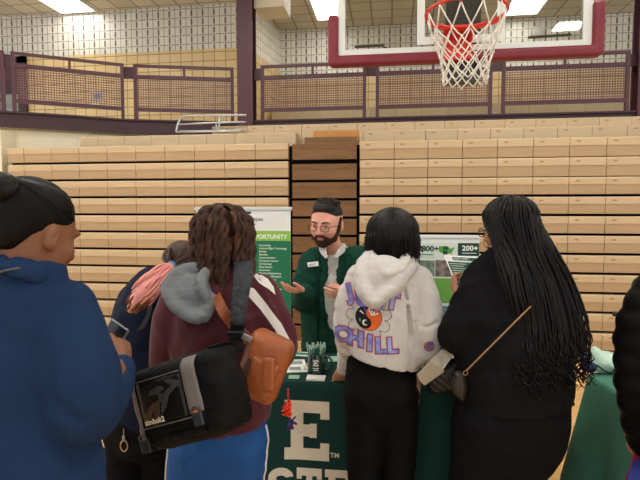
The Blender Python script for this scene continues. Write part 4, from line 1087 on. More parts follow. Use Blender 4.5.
# ================================================================== woman with long braids, black clothes
def braids():
    h0 = 1.90; K = 1.17; fw = nrm(F_ - R_ * .25); J = dict(side=R_, fwd=fw)
    J['head'] = C = V(509, 230, h0 + .0); J['neck'] = V(508, 262, h0); J['chest'] = V(510, 300, h0 + .02); J['pelvis'] = V(511, 400, h0 + .02)
    J['shL'] = V(481, 282, h0 + .02); J['elL'] = V(458, 333, h0 - .0); J['wrL'] = V(459, 301, h0 + .30)
    J['shR'] = V(552, 284, h0 + .02); J['elR'] = V(562, 345, h0 + .05); J['wrR'] = V(520, 350, h0 + .30)
    legs_std(J, V(527, 480, h0 + .03), V(478, 480, h0 + .03), h0, .80, .45)
    root = thing('person', 'woman in black with very long thin black braids and glasses, holding up a flyer', 'person', A(J['pelvis'][0], J['pelvis'][1], 0))
    S = Sdf(); skin_body(S, J); r, f, u = frame(nrm(-R_ * .66 + F_ * .74 - Z_ * .14)); H = head_prims(S, C, r, f, u, .94)
    hand(S, J['wrL'], nrm(V(453, 284, h0 + .36) - J['wrL']), nrm(R_ * .6 + F_ * .5), -R_ * .4 + Z_ * .3 - F_ * .8, .17, (.5, .5, .52, .55), (.25, .9, .2), .05)
    hand(S, J['wrR'], nrm(F_ - Z_ * .2), -Z_, -R_, .17)
    emit_mesh(S, 'body', [mat('skin_medium_brown', '#a06b4e', .48, .35, var=.05, vscale=12), M_LIPB], root, .005, lambda c: ((np.abs((c - C) @ r) < .026) & ((c - C) @ f > .078) & ((c - C) @ u < -.047) & ((c - C) @ u > -.078)).astype(np.int32))
    top = cloth_mat('sweatshirt_black', '#161618', .2, 260)
    S = Sdf()
    S.chain([V(514, 402, h0 + .0), V(514, 380, h0 + .0), V(512, 345, h0), V(510, 310, h0), V(508, 285, h0 + .01), V(508, 270, h0 + .01), V(508, 258, h0 + .01)],
            KR([(.178, .16), (.184, .165), (.180, .16), (.172, .14), (.148, .11), (.108, .085), (.068, .066)], K), R_, .02)
    S.clip(V(514, 399, h0), -Z_ + R_ * .03)
    S.chain([V(483, 281, h0 + .01), V(473, 304, h0), V(458, 331, h0 - .02), V(457, 335, h0 + .06), V(459, 315, h0 + .18), V(460, 304, h0 + .26)], KR([.062, .066, .062, .058, .046, .038], K), R_, .02)
    S.chain([V(549, 283, h0 + .01), V(559, 315, h0 + .02), V(562, 345, h0 + .04), V(550, 350, h0 + .16), V(522, 350, h0 + .28)], KR([.062, .068, .062, .052, .04], K), R_, .02)
    S.disp(wrinkle(51, 54.0, (1, 1, .7), 7, True), .007); emit_mesh(S, 'sweatshirt', top, root, .006)
    S = Sdf(); S.chain([V(496, 258, h0 - .03), V(508, 263, h0 - .075), V(522, 257, h0 - .03), V(520, 250, h0 + .05)], [(.012, .02)] * 4, R_, .01); emit_mesh(S, 'neckband', top, root, .005)
    # trousers
    S = Sdf(); tr = cloth_mat('trousers_black', '#131315', .12, 300)
    S.chain([V(512, 385, h0 + .01), V(512, 402, h0 + .01), V(510, 425, h0 + .015), V(508, 440, h0 + .02)], KR([(.165, .15), (.180, .165), (.185, .165), (.17, .15)], K), R_, .02)
    for q, xs in (('L', (484, 480, 477, 478)), ('R', (527, 512, 506, 504))):
        S.chain([V(xs[0], 430, h0 + .01), V(xs[1], 465, h0 + .02), V(xs[2], 500, h0 + .03), V(xs[3], 600, h0 + .03), J['an' + q] + Z_ * .02], KR([(.106, .13), (.096, .118), (.095, .10), (.072, .075), (.055, .058)], K), R_, .012)
    for q in (-1, 1): S.ell(V(511 + q * 25, 425, h0 - .065), (.095, .085, .10), None, .03)
    S.disp(wrinkle(52, 93.60000000000001, (1, 1, 1), 5, True), .004); emit_mesh(S, 'trousers', tr, root, .007)
    shoes(J, root, M_SHOE)
    # glasses, earring
    m = MB()
    for q in (-1, 1):
        m.tube([H(q * .034 + .022 * math.cos(a), .104, .002 + .018 * math.sin(a)) for a in np.linspace(0, 6.283, 21)[:-1]], .0022, 6, closed=True)
        m.tube([H(q * .056, .100, .008), H(q * .078, .05, .008), H(q * .085, .0, .004)], .0028, 6)
    m.tube([H(-.01, .105, .006), H(.01, .105, .006)], .002, 6); m.build('glasses', mat('glasses_clear_grey', '#44484c', .2, .6), root, True)
    m = MB(); ec = V(488.5, 242, h0 - .06); m.tube([ec + R_ * .018 * math.cos(a) + Z_ * .022 * math.sin(a) for a in np.linspace(0, 6.283, 25)[:-1]], .0024, 6, closed=True); m.build('hoop_earring', mat('gold', '#c9985a', .25, .6, metal=.9), root, True)
    # hair
    S = Sdf(); S.ell(H(0, -.02, .048), A(.077, .088, .076), (r, f, u), .01); S.ell(H(0, -.07, -.01), A(.06, .05, .07), (r, f, u), .03)
    S.ell(H(0, .115, -.01), A(.09, .06, .095), (r, f, u), .01, sub=True)
    hm, _, _ = emit_mesh(S, 'hair', M_BRAID, root, .005)
    m = MB(); rs = np.random.RandomState(9); cc = H(0, -.015, .045)
    # lower course of the braids over the back: left border to right border
    Lb = [(499, 262), (507, 292), (514, 325), (518, 352), (521, 378)]; Rb = [(556, 250), (574, 282), (587, 320), (591, 350), (592, 376)]
    N = 120
    for i in range(N):
        t = (i + rs.uniform(-.4, .4)) / N; t = min(max(t, 0), 1); layer = rs.uniform(0, 1)
        az = -1.75 + 3.1 * t + rs.uniform(-.15, .15)
        dv = nrm(-F_ * math.cos(az) + R_ * math.sin(az)); e0 = rs.uniform(.75, 1.45)
        off = .004 + .012 * layer
        P = [cc + Z_ * (.074 + off) * math.sin(e) + dv * (.086 + off) * math.cos(e) for e in np.linspace(e0, -.05, 4)]
        hb = h0 - .165 - .03 * layer - .02 * math.sin(t * math.pi)
        for k in range(5):
            x = Lb[k][0] + (Rb[k][0] - Lb[k][0]) * t ** (1.0 + .12 * k) + rs.uniform(-2.2, 2.2); y = Lb[k][1] + (Rb[k][1] - Lb[k][1]) * t
            hh = [h0 - .105, h0 - .15, h0 - .175, h0 - .19, h0 - .19][k] - .022 * layer + .05 * t ** 2 * (k > 0) + .05 * (1 - t) ** 3 * (k > 1)
            P.append(V(x, y, hh))
        ln = rs.uniform(-.6, 1.0)
        P[-1] = P[-1] + (P[-1] - P[-2]) * (ln * .45 + (.25 if .1 < t < .5 else 0))
        P = along(P, 46)
        nE = 13; kE = np.arange(nE); rad = .0095 * np.sin(kE / nE * 3.14 * .5 + .3)   # loose curly ends
        P[-nE:] += R_[None] * (np.cos(kE * 1.5 + i) * rad * (kE / nE) * 1.5)[:, None] + F_[None] * (np.sin(kE * 1.5 + i) * rad)[:, None]
        w_ = np.full(46, rs.uniform(.0034, .0046)); w_[-nE:] *= np.linspace(1, .35, nE)
        m.tube(P, w_, 5, lobes=.28, twist=110, phase=i)
    # braids hanging in front of the ear
    for i in range(7):
        x = 491 + i * 1.7; P = along([V(x + 8, 199 + i, h0 - .03), V(x + 1, 214, h0 - .075), V(x + 1.5, 235, h0 - .09), V(x + 5, 258, h0 - .10), V(x + 12, 290, h0 - .14)], 30); m.tube(P, .0038, 5, lobes=.28, twist=110, phase=i)
    m.build('braids', M_BRAID, hm, True)
    # curl tips gathered at the ends
    m = MB()
    for i in range(110):
        t = rs.uniform(.02, .98); p0 = V(516 + 72 * t, 366 + rs.uniform(-14, 10) + 12 * (t < .6) * math.sin(t * 5), h0 - .19 - rs.uniform(0, .03) + .04 * t ** 2)
        k = np.arange(16); R_0 = rs.uniform(.005, .012)
        P = p0[None] - Z_[None] * (k * rs.uniform(.0028, .0052))[:, None] + R_[None] * (R_0 * np.cos(k * .85 + i))[:, None] + F_[None] * (R_0 * np.sin(k * .85 + i))[:, None]
        m.tube(P, np.linspace(.0028, .0010, 16), 4)
    m.build('curly_ends', M_BRAID, hm, True)
    # flyer in her hand
    fx = thing('flyer', 'white and green printed flyer held up by the woman with long braids', 'flyer', V(455, 280, h0 + .36))
    o_ = V(443.6, 255, h0 + .44); u_ = V(480, 257, h0 + .44) - o_; v_ = V(457.5, 289, h0 + .35) - o_; n_ = nrm(np.cross(u_, v_)); L1 = np.linalg.norm(u_); L2 = np.linalg.norm(v_)
    U_ = nrm(u_); D_ = nrm(v_ - U_ * np.dot(v_, U_)); NN = nrm(np.cross(U_, -D_)); hgt = L1 * 1.29
    SKEW = nrm(v_)
    m = MB(); m.poly([(0, 0), (L1, 0), (L1, hgt), (0, hgt)][::-1], o_, U_, SKEW, .0012); m.build('sheet', M_WHITE, fx)
    m = MB(); off = o_ + NN * .0016 if np.dot(NN, F_) < 0 else o_ - NN * .0016
    sg = 1 if np.dot(np.cross(U_, SKEW), F_) < 0 else -1; off = o_ + np.cross(U_, SKEW) * .0018 * sg
    fp = lambda a, b: off + U_ * a + SKEW * b
    def quad(a0, b0, a1, b1, mi): m.add([fp(a0, b0), fp(a1, b0), fp(a1, b1), fp(a0, b1)], [(0, 1, 2, 3), (3, 2, 1, 0)], mi)
    quad(.035, .008, L1 - .006, .026, 0); quad(.006, .034, L1 - .006, hgt - .008, 0); m.build('green_print', mat('flyer_green', '#2f7a5e', .5), fx)
    off = off + np.cross(U_, SKEW) * .0008 * sg; m = MB()
    for k in range(9): quad(.012, .044 + k * .012, .012 + (.075, .06, .085, .05, .08, .07, .04, .08, .06)[k], .0475 + k * .012, 0)
    m.add([off + U_ * .008 + SKEW * .008, off + U_ * .028 + SKEW * .008, off + U_ * .018 + SKEW * .026], [(0, 1, 2), (2, 1, 0)])
    m.text('NEXT STEPS', .014, off + U_ * .038 + SKEW * .022 + np.cross(U_, SKEW) * .0004 * sg, U_, -SKEW, 0, spacing=1.0)
    m.build('white_print', M_WHITE, fx)
    # quilted bag and its straps
    bg = thing('handbag', 'black quilted leather handbag with a pale strap hanging at the hip of the braided woman', 'bag', V(446, 392, h0 + .06))
    lm = mat('bag_black_leather', '#0e0d0e', .35, .35)
    S = Sdf(); u1 = nrm(R_ * .9 - F_ * .35 + Z_ * .25); v1 = nrm(Z_ - u1 * u1[2]); n1 = np.cross(u1, v1)
    S.rbox(V(444, 376, h0 + .04), (.075, .040, .062), (u1, n1, v1), r=.03, k=.0, pillow=.012)
    cB = V(444, 376, h0 + .04)
    S.disp(lambda x, y, z: np.abs(np.sin(((x - cB[0]) * u1[0] + (y - cB[1]) * u1[1] + (z - cB[2]) * u1[2] + (z - cB[2])) * 85)) * -1 + .5, .004); emit_mesh(S, 'bag_body', lm, bg, .004)
    m = MB(); ps = mat('strap_pale_grey', '#a69f90', .3, .5)
    for pts in ([(441, 350, -.01), (449.6, 348.5, .0), (455, 353, -.01), (443.5, 369, -.05), (430, 361, -.06)], [(430, 361, -.06), (443.5, 369, -.05), (444, 372, -.045), (424.6, 385.6, -.02), (420, 381, -.03), (417, 375, -.03)]):
        a = [V(x, y, h0 + q) for x, y, q in pts]; b = [p + F_ * .005 for p in a]; k = len(a)
        m.add(a + b, [tuple(reversed(range(k))), tuple(range(k, 2 * k))] + [(q, (q + 1) % k, k + (q + 1) % k, k + q) for q in range(k)])
    m.build('pale_strap', ps, bg)
    S = Sdf(); S.chain([V(459, 376, h0 - .09), V(459, 388, h0 - .09), V(462, 398, h0 - .09)], [(.020, .02), (.030, .022), (.010, .010)], R_, .01); emit_mesh(S, 'leather_pouch', mat('pouch_dark_brown', '#2a2320', .4, .4), bg, .004)
    m = MB(); P = along([V(531, 306, h0 - .190), V(511, 326, h0 - .178), V(490, 347, h0 - .165), V(466, 371, h0 - .14)], 80)
    m.tube(P, .0032 + .0014 * np.cos(np.arange(80) * math.pi), 6); m.build('chain_strap', mat('chain_gold', '#a98560', .35, .5, metal=.7), bg, True)
    m = MB(); rc = V(465.5, 373, h0 - .13); m.tube([rc + R_ * .008 * math.cos(a) + Z_ * .008 * math.sin(a) for a in np.linspace(0, 6.28, 17)[:-1]], .0018, 6, closed=True); m.build('ring', mat('ring_brass', '#b78a52', .3, .5, metal=.9), bg, True)
braids()

# ================================================================== person in the maroon jacket with rope twists
def maroon():
    h0 = 1.70; K = 1.12; fw = nrm(F_ + R_ * .1); J = dict(side=R_, fwd=fw)
    J['head'] = C = V(223, 243, h0 + .02); J['neck'] = V(222, 275, h0); J['chest'] = V(222, 312, h0 + .02); J['pelvis'] = V(219, 420, h0 + .03)
    J['shL'] = V(178, 297, h0 + .01); J['elL'] = V(170, 362, h0 + .02); J['wrL'] = V(196, 366, h0 + .22)
    J['shR'] = V(263, 296, h0 + .01); J['elR'] = V(276, 352, h0 + .0); J['wrR'] = V(268, 352, h0 + .28)
    legs_std(J, V(243, 480, h0 + .03), V(195, 480, h0 + .03), h0, .80, .45)
    root = thing('person', 'person with brown rope-twist hair, maroon jacket with white stripes and bright blue track trousers', 'person', A(J['pelvis'][0], J['pelvis'][1], 0))
    S = Sdf(); skin_body(S, J); r, f, u = frame(nrm(F_ * .55 + R_ * .85 - Z_ * .22)); H = head_prims(S, C, r, f, u, .95)
    for q in 'LR': hand(S, J['wr' + q], F_, -Z_ if q == 'L' else Z_, R_ if q == 'L' else -R_, .17)
    emit_mesh(S, 'body', M_SKIN_B, root, .006)
    mj = cloth_mat('jacket_maroon', '#4c222b', .15, 200, .6, .1); mw = cloth_mat('jacket_white', '#d9d4cf', .1, 200, .7)
    S = Sdf()
    S.chain([V(222, 425, h0), V(223, 400, h0), V(223, 360, h0), V(222, 320, h0), V(221, 298, h0), V(221, 284, h0), V(222, 272, h0)],
            KR([(.138, .13), (.150, .14), (.162, .145), (.158, .13), (.142, .105), (.112, .085), (.072, .066)], K), R_, .02)
    S.clip(V(222, 420, h0), -Z_ + R_ * .06)
    S.chain([V(182, 296, h0), V(173, 325, h0 - .01), V(170, 360, h0 + .0), V(177, 369, h0 + .10), V(194, 366, h0 + .19)], KR([.060, .062, .058, .05, .038], K), R_, .015)
    S.chain([V(259, 294, h0), V(271, 322, h0 - .015), V(278, 348, h0 - .01), V(275, 356, h0 + .11), V(268, 352, h0 + .25)], KR([.060, .060, .058, .05, .038], K), R_, .015)
    S.disp(wrinkle(61, 57.6, (1, 1, .6), 7, True), .007); o, v, fc = emit_mesh(S, 'jacket', mj, root, .006); bv = bvh_of(v, fc)
    org = V(260, 310, h0 - .14)
    for nm, pts in (('white_stripe', [(247, 287), (255, 290), (268, 306), (283, 326), (293, 345), (292, 356), (286, 350), (277, 332), (263, 312), (247, 294)]),
                    ('white_shoulder_panel', [(254, 278), (260, 277), (269, 282), (275, 290), (277, 298), (269, 291), (260, 285)])):
        vs = px_poly(pts, h0 - .10, org); drop_decal(nm, vs, [tuple(reversed(range(len(vs))))], bv, org, R_, Z_, nrm(-F_ + R_ * .1), mw, o, .0022, .008)
    # hood of grey jersey lying on the left shoulder
    S = Sdf(); mh = cloth_mat('hood_grey', '#73777b', .3, 320)
    S.ell(V(191, 296, h0 - .120), (.066, .052, .072), (nrm(R_ - Z_ * .3), F_, nrm(Z_ + R_ * .3)), .01)
    S.chain([V(206, 269, h0 - .05), V(184, 272, h0 - .085), V(169, 285, h0 - .12), V(171, 300, h0 - .145), V(186, 314, h0 - .165), V(203, 316, h0 - .165), V(212, 300, h0 - .14)], [(.020, .026), (.024, .03), (.022, .03), (.021, .03), (.021, .03), (.020, .03), (.020, .02)], R_, .020)
    S.chain([V(206, 272, h0 - .09), V(200, 284, h0 - .150), V(206, 298, h0 - .165)], [.018, .020, .014], R_, .012)
    S.chain([V(183, 276, h0 - .155), V(184, 290, h0 - .180), V(193, 305, h0 - .190), V(206, 312, h0 - .185)], [.003, .007, .008, .003], R_, .016, sub=True)
    S.chain([V(194, 276, h0 - .140), V(192, 287, h0 - .175), V(200, 300, h0 - .180)], [.003, .007, .004], R_, .012, sub=True)
    S.disp(wrinkle(62, 100.8, (1, 1, 1), 5, True), .003); emit_mesh(S, 'hood', mh, root, .005)
    # track trousers
    S = Sdf(); mb = cloth_mat('trousers_blue', '#25508c', .12, 260, .6)
    S.chain([V(219, 405, h0 + .02), V(219, 425, h0 + .02), V(218, 445, h0 + .02)], KR([(.140, .125), (.150, .14), (.145, .13)], K), R_, .02)
    for q, xs in (('L', (196, 193, 193)), ('R', (243, 241, 240))):
        S.chain([V(xs[0], 440, h0 + .02), V(xs[1], 475, h0 + .03), V(xs[2], 530, h0 + .03), V(xs[2], 620, h0 + .03), J['an' + q] + Z_ * .02], KR([(.080, .12), (.078, .105), (.072, .085), (.065, .068), (.058, .058)], K), R_, .012)
    S.disp(wrinkle(63, 93.60000000000001, (1, 1, .4), 5, True), .005); o2, v2, f2 = emit_mesh(S, 'track_trousers', mb, root, .006)
    for x0, x1 in ((268.5, 262), (170, 168)):
        m = MB(); P = along([V(x0, 425, h0 + .01), V((x0 + x1) / 2 + (1 if x0 > 200 else 0), 452, h0 + .0), V(x1, 485, h0 + .0), V(x1 - 2, 560, h0 + .01)], 20)
        bt = bvh_of(v2, f2); Q = []
        for p in P:
            l, n_, i_, d_ = bt.find_nearest(Vector(p)); Q.append(np.array(l) + np.array(n_) * .001)
        m.tube(Q, .0045, 6); m.build('white_piping', mw, o2, True)
    shoes(J, root, M_SHOEW)
    # rope twists
    S = Sdf(); S.ell(H(0, -.012, .045), A(.080, .092, .074), (r, f, u), .01); S.ell(H(0, .115, -.02), A(.08, .06, .09), (r, f, u), .01, sub=True); S.ell(H(.085, .01, -.03), A(.04, .032, .062), (r, f, u), .006, sub=True)
    hm, _, _ = emit_mesh(S, 'hair', M_DREAD, root, .006)
    m = MB(); rs = np.random.RandomState(12); cc = C + Z_ * .040 - F_ * .008
    n_t = 0
    for ring, (e0, cnt, off) in enumerate(((1.25, 12, .018), (.95, 17, .016), (.6, 21, .012), (.2, 22, .008))):
        for i in range(cnt):
            az = -math.pi + 2 * math.pi * (i + rs.uniform(-.2, .2)) / cnt
            d_ = nrm(-F_ * math.cos(az) + R_ * math.sin(az))
            if np.dot(d_, nrm(A(f[0], f[1], 0))) > .88: continue
            if 0.38 < az < 0.70: continue       # ear and cheek stay free
            P = [cc + Z_ * (.072 + off) * math.sin(e) + d_ * (.086 + off) * math.cos(e) for e in np.linspace(min(e0 + .3, 1.5), -.1, 6)]
            bot = C[2] - .150 - rs.uniform(0, .022) + (.015 if az < -.6 else 0) + (.03 if az > 1 else 0); zz = P[-1][2]; base = P[-1]
            flare = rs.uniform(-.012, .006) - .004
            for k in (1, 2, 3): P.append(base + d_ * flare * k / 3 + Z_ * ((bot - zz) * k / 3) - F_ * .004 * k + R_ * rs.uniform(-.003, .003))
            P = along(P, 44); w_ = np.full(44, rs.uniform(.0092, .0115)); w_[:5] *= np.linspace(.6, 1, 5); w_[-4:] *= (1.15, 1.2, 1.1, .6)
            m.tube(P, w_, 8, lobes=.40, twist=62, phase=rs.uniform(0, 3)); n_t += 1
    m.build('rope_twists', M_DREAD, hm, True)
    # ---- messenger bag
    bg = thing('messenger_bag', 'large black messenger bag with grey bands slung across the back of the maroon jacket', 'bag', V(190, 445, 1.32))
    c0 = V(190, 397, 1.335); uu = nrm(R_ * .93 - F_ * .30 + Z_ * .36); nn = nrm(-F_ * .95 - R_ * .28 + Z_ * .12); nn = nrm(nn - uu * np.dot(nn, uu)); vv = np.cross(nn, uu); vv = vv if vv[2] > 0 else -vv
    B = lambda a, b, c: c0 + uu * a + vv * b + nn * c
    blk = mat('bag_black_nylon', '#0c0d0f', .65, .12, bump=.3, bscale=300); flp = mat('bag_flap_dark', '#14110f', .35, .3, col2='#1c1712', vscale=9); gry = mat('bag_grey_band', '#6d6663', .6, .3, bump=.2, bscale=300)
    S = Sdf(); S.rbox(B(.0, .0, -.01), (.145, .070, .110), (uu, nn, vv), r=.035, k=0, pillow=.010)
    S.ell(B(.13, -.01, .0), (.030, .06, .075), (uu, nn, vv), .02); S.ell(B(.0, -.08, .01), (.13, .06, .03), (uu, nn, vv), .02)
    S.disp(wrinkle(71, 108.0, (1, 1, 1), 5, True), .003); bb, v3, f3 = emit_mesh(S, 'bag_body', blk, bg, .0045); bbv = bvh_of(v3, f3)
    def onbag(a, b, off=.004):
        l, n_, i_, d_ = bbv.ray_cast(Vector(B(a, b, .4)), Vector(-nn))
        if l is None: l, n_, i_, d_ = bbv.find_nearest(Vector(B(a, b, .05)))
        return np.array(l) + nn * off
    # flap: sheet following the front of the bag, wrapping over its top
    gx = np.linspace(-.135, .085, 19); gy = np.linspace(-.066, .112, 15)
    def sheet(nm, gx, gy, off, m_, th=.004, par=bg, edge=None):
        top = np.array([[onbag(x + (edge(y) if edge else 0), y, off) for y in gy] for x in gx]); bot = top - nn * th
        nx, ny = len(gx), len(gy); V3 = np.vstack([top.reshape(-1, 3), bot.reshape(-1, 3)]); N_ = nx * ny; F3 = []
        for i in range(nx - 1):
            for j in range(ny - 1):
                a = i * ny + j; q = (a, a + ny, a + ny + 1, a + 1); F3 += [q, tuple(N_ + k for k in reversed(q))]
        rim = [i * ny for i in range(nx)] + [(nx - 1) * ny + j for j in range(1, ny)] + [i * ny + ny - 1 for i in range(nx - 2, -1, -1)] + [j for j in range(ny - 2, 0, -1)]
        for a, b in zip(rim, rim[1:] + rim[:1]): F3.append((a, N_ + a, N_ + b, b))
        return mesh_obj(nm, V3, F3, m_, par, True)
    fo = sheet('flap', gx, gy, .006, blk)
    sheet('flap_window', np.linspace(-.105, .040, 13), np.linspace(-.040, .075, 11), .0085, flp, .003, fo)
    g1 = sheet('grey_band', np.linspace(-.136, -.112, 5), np.linspace(-.075, .085, 12), .0095, gry, .003); g2 = sheet('grey_band', np.linspace(.046, .088, 5), np.linspace(-.035, .105, 12), .0095, gry, .003)
    # faint artwork and worn brown panel
    ar = mat('flap_art_brown', '#4a3824', .4, .4); ar2 = mat('flap_art_grey', '#3a3c3e', .4, .4)
    def lay(nm, pts, m_, off=.0105):
        bm_ = [(x, y) for x, y in pts]; P = [onbag(x, y, off) for x, y in bm_]; k = len(P); c_ = np.mean(P, 0); mm = MB(); mm.add(P + [c_], [(i, (i + 1) % k, k) for i in range(k)]); return mm.build(nm, m_, fo)
    for x, y, a, b, th, mm_ in ((-.07, .0, .030, .010, .5, ar), (-.05, -.005, .010, .030, -.3, ar), (-.02, .01, .034, .009, .9, ar2), (.0, .035, .032, .008, .4, ar2), (.015, .055, .026, .009, -.5, ar2), (-.04, .045, .030, .008, .1, ar2), (-.085, -.015, .018, .009, -.2, ar), (-.03, .03, .009, .028, .2, ar2), (-.06, -.025, .022, .008, .8, ar)):
        c_, s_ = math.cos(th), math.sin(th); lay('flap_artwork', [(x + p * c_ - q * s_, y + p * s_ + q * c_) for p, q in ((-a, -b * .4), (-a * .2, -b), (a, -b * .5), (a * .7, b), (-a * .5, b * .8))], mm_)
    P0 = onbag(-.098, -.034, .012); P1 = onbag(-.05, -.034, .012); uT = nrm(P1 - P0); vT = nrm(vv - uT * np.dot(vv, uT)); m = MB(); m.text('timbuk2', .019, P0, uT, vT, .001, bold=.0006, spacing=1.05); m.build('cream_lettering', mat('lettering_cream', '#e6dcc8', .5), fo)
    m = MB()
    P = [onbag(x, -.043, .011) for x in np.linspace(-.115, .05, 12)]; m.tube(P, .0018, 5); P = [onbag(x, .079, .011) for x in np.linspace(-.115, .042, 12)]; m.tube(P, .0014, 5); m.build('flap_piping', mat('piping_grey', '#5d5a57', .5), fo, True)
    for (a, b) in ((.066, -.05), (-.120, -.085)):
        m = MB(); q = onbag(a, b, .012)
        m.box((-.014, -.004, -.018), (.014, .004, .018), bev=.003, ax=(uu, nn, vv), org=q); m.tube([q + uu * .011 * math.cos(t) + vv * (.022 + .008 * math.sin(t)) + nn * .004 for t in np.linspace(0, 6.28, 15)[:-1]], .0022, 6, closed=True)
        m.build('buckle', mat('buckle_black', '#2d2f33', .3, .6), bg)
        m = MB(); m.ribbon([onbag(a, b - .012, .008), onbag(a, b - .03, .008), onbag(a, b - .045, .006)], uu, .022, .003); m.build('webbing_tail', blk, bg)
    m = MB(); m.box((-.008, -.001, -.003), (.008, .001, .003), ax=(uu, nn, vv), org=onbag(.066, -.032, .0115)); m.build('orange_tag', mat('tag_orange', '#c8742e', .6), bg)
    # shoulder strap
    m = MB(); wv = nrm(R_ * .96 + Z_ * .1)
    P = along([V(236, 268, h0 - .02), V(243, 263, h0 - .075), V(243, 275, h0 - .16), V(240, 300, h0 - .20), V(237, 325, h0 - .22)], 26); m.ribbon(P, wv, np.interp(np.arange(26), [0, 12, 25], [.058, .058, .040]), .012)
    so = m.build('padded_strap', mat('strap_pad_dark', '#23262b', .6, .3, bump=1.0, bscale=60, col2='#34383f', vscale=90), bg, True)
    m = MB(); m.ribbon(along([V(238, 322, h0 - .21), V(236, 340, h0 - .225), V(236, 352, 1.39)], 8), wv, .042, .004); m.build('strap_webbing', blk, bg)
    m = MB(); q = V(236.5, 333, h0 - .225); m.box((-.028, -.005, -.008), (.028, .005, .008), bev=.003, ax=(R_, F_, Z_), org=q - F_ * .008); m.build('strap_slider', mat('slider_black', '#111214', .3, .5), bg)
    m = MB(); m.ribbon(along([V(236, 345, 1.40), V(225, 345, 1.35), V(208, 350, 1.30)], 8), nrm(Z_ + R_ * .3), .02, .004); m.build('grab_handle', blk, bg)
    # ---- tan leather bag
    tb = thing('leather_bag', 'tan leather sling bag with front pocket, partly behind the black messenger bag', 'bag', V(265, 408, 1.50))
    tan = mat('leather_tan', '#94502a', .42, .45, var=.12, vscale=12, bump=.15, bscale=120); tan2 = mat('leather_tan_dark', '#9a5522', .45, .4)
    c1 = V(264, 366, 1.49); u2 = nrm(R_ * .92 - F_ * .22 - Z_ * .36); n2 = nrm(-F_ - R_ * .1); n2 = nrm(n2 - u2 * np.dot(n2, u2)); v2_ = np.cross(n2, u2); v2_ = v2_ if v2_[2] > 0 else -v2_
    T_ = lambda a, b, c: c1 + u2 * a + v2_ * b + n2 * c
    S = Sdf(); S.rbox(T_(0, 0, 0), (.070, .038, .104), (u2, n2, v2_), r=.03, k=0, pillow=.008); S.disp(wrinkle(72, 122.4), .002); emit_mesh(S, 'bag_body', tan, tb, .004)
    S = Sdf(); S.rbox(T_(.012, -.022, .040), (.044, .014, .058), (u2, n2, v2_), r=.012, k=0, pillow=.006); fp_, _, _ = emit_mesh(S, 'front_pocket', tan, tb, .0035)
    S = Sdf(); S.rbox(T_(.034, .005, .058), (.018, .008, .050), (nrm(u2 + v2_ * .35), n2, nrm(v2_ - u2 * .35)), r=.007, k=0); emit_mesh(S, 'pocket_flap', tan, tb, .0035)
    m = MB(); m.tube([T_(-.040, .02, .046), T_(-.030, -.02, .056), T_(-.016, -.058, .052)], .0035, 6); m.build('zip', mat('zip_dark', '#2a2420', .4, .5), tb, True)
    m = MB(); m.tube([T_(-.018, -.052, .057), T_(-.016, -.068, .058)], .003, 6); m.build('zip_pull', mat('zip_pull_silver', '#b9b4ac', .3, .6, metal=.8), tb)
    m = MB(); P = along([V(216, 296, h0 - .15), V(224, 312, h0 - .185), V(236, 328, h0 - .17), V(252, 342, 1.52), V(262, 346, 1.50)], 20); m.ribbon(P, nrm(Z_ + R_ * .8), .034, .006); m.build('leather_strap', tan, tb)
    m = MB(); q = V(247, 338, 1.46); m.box((-.016, -.006, -.010), (.016, .006, .010), bev=.003, ax=(nrm(R_ - Z_ * .5), F_, nrm(Z_ + R_ * .5)), org=q); m.build('strap_hook', mat('hook_silver', '#8d8a86', .3, .6, metal=.8), tb)
    # ---- key charm
    kc = thing('key_charm', 'red and purple frog-like charm on a red cord hanging from the tan bag', 'key charm', V(288, 432, 1.48))
    m = MB(); m.tube([V(288, 388, 1.48), V(288, 396, 1.48), V(288.5, 404, 1.48)], .003, 6); m.build('cord', mat('cord_red', '#a8323a', .6), kc)
    m = MB(); rs = np.random.RandomState(3)
    for i in range(44):
        p = V(288 + rs.uniform(-3, 3), 409 + rs.uniform(-7, 7), 1.48 + rs.uniform(-.01, .01)); d_ = nrm(rs.normal(size=3)); m.tube([p, p + d_ * .008, p + d_ * .012 + Z_ * .002], [.003, .0035, .002], 5)
    m.build('orange_tassel', mat('charm_orange', '#e5401c', .5), kc, True)
    m = MB()
    for i in range(26):
        p = V(291 + rs.uniform(-3, 3), 424 + rs.uniform(-6, 6), 1.485 + rs.uniform(-.008, .008)); d_ = nrm(rs.normal(size=3)); m.tube([p, p + d_ * .007, p + d_ * .011], [.0028, .003, .002], 5)
    m.build('purple_tassel', mat('charm_purple', '#3d2f63', .5), kc, True)
maroon()
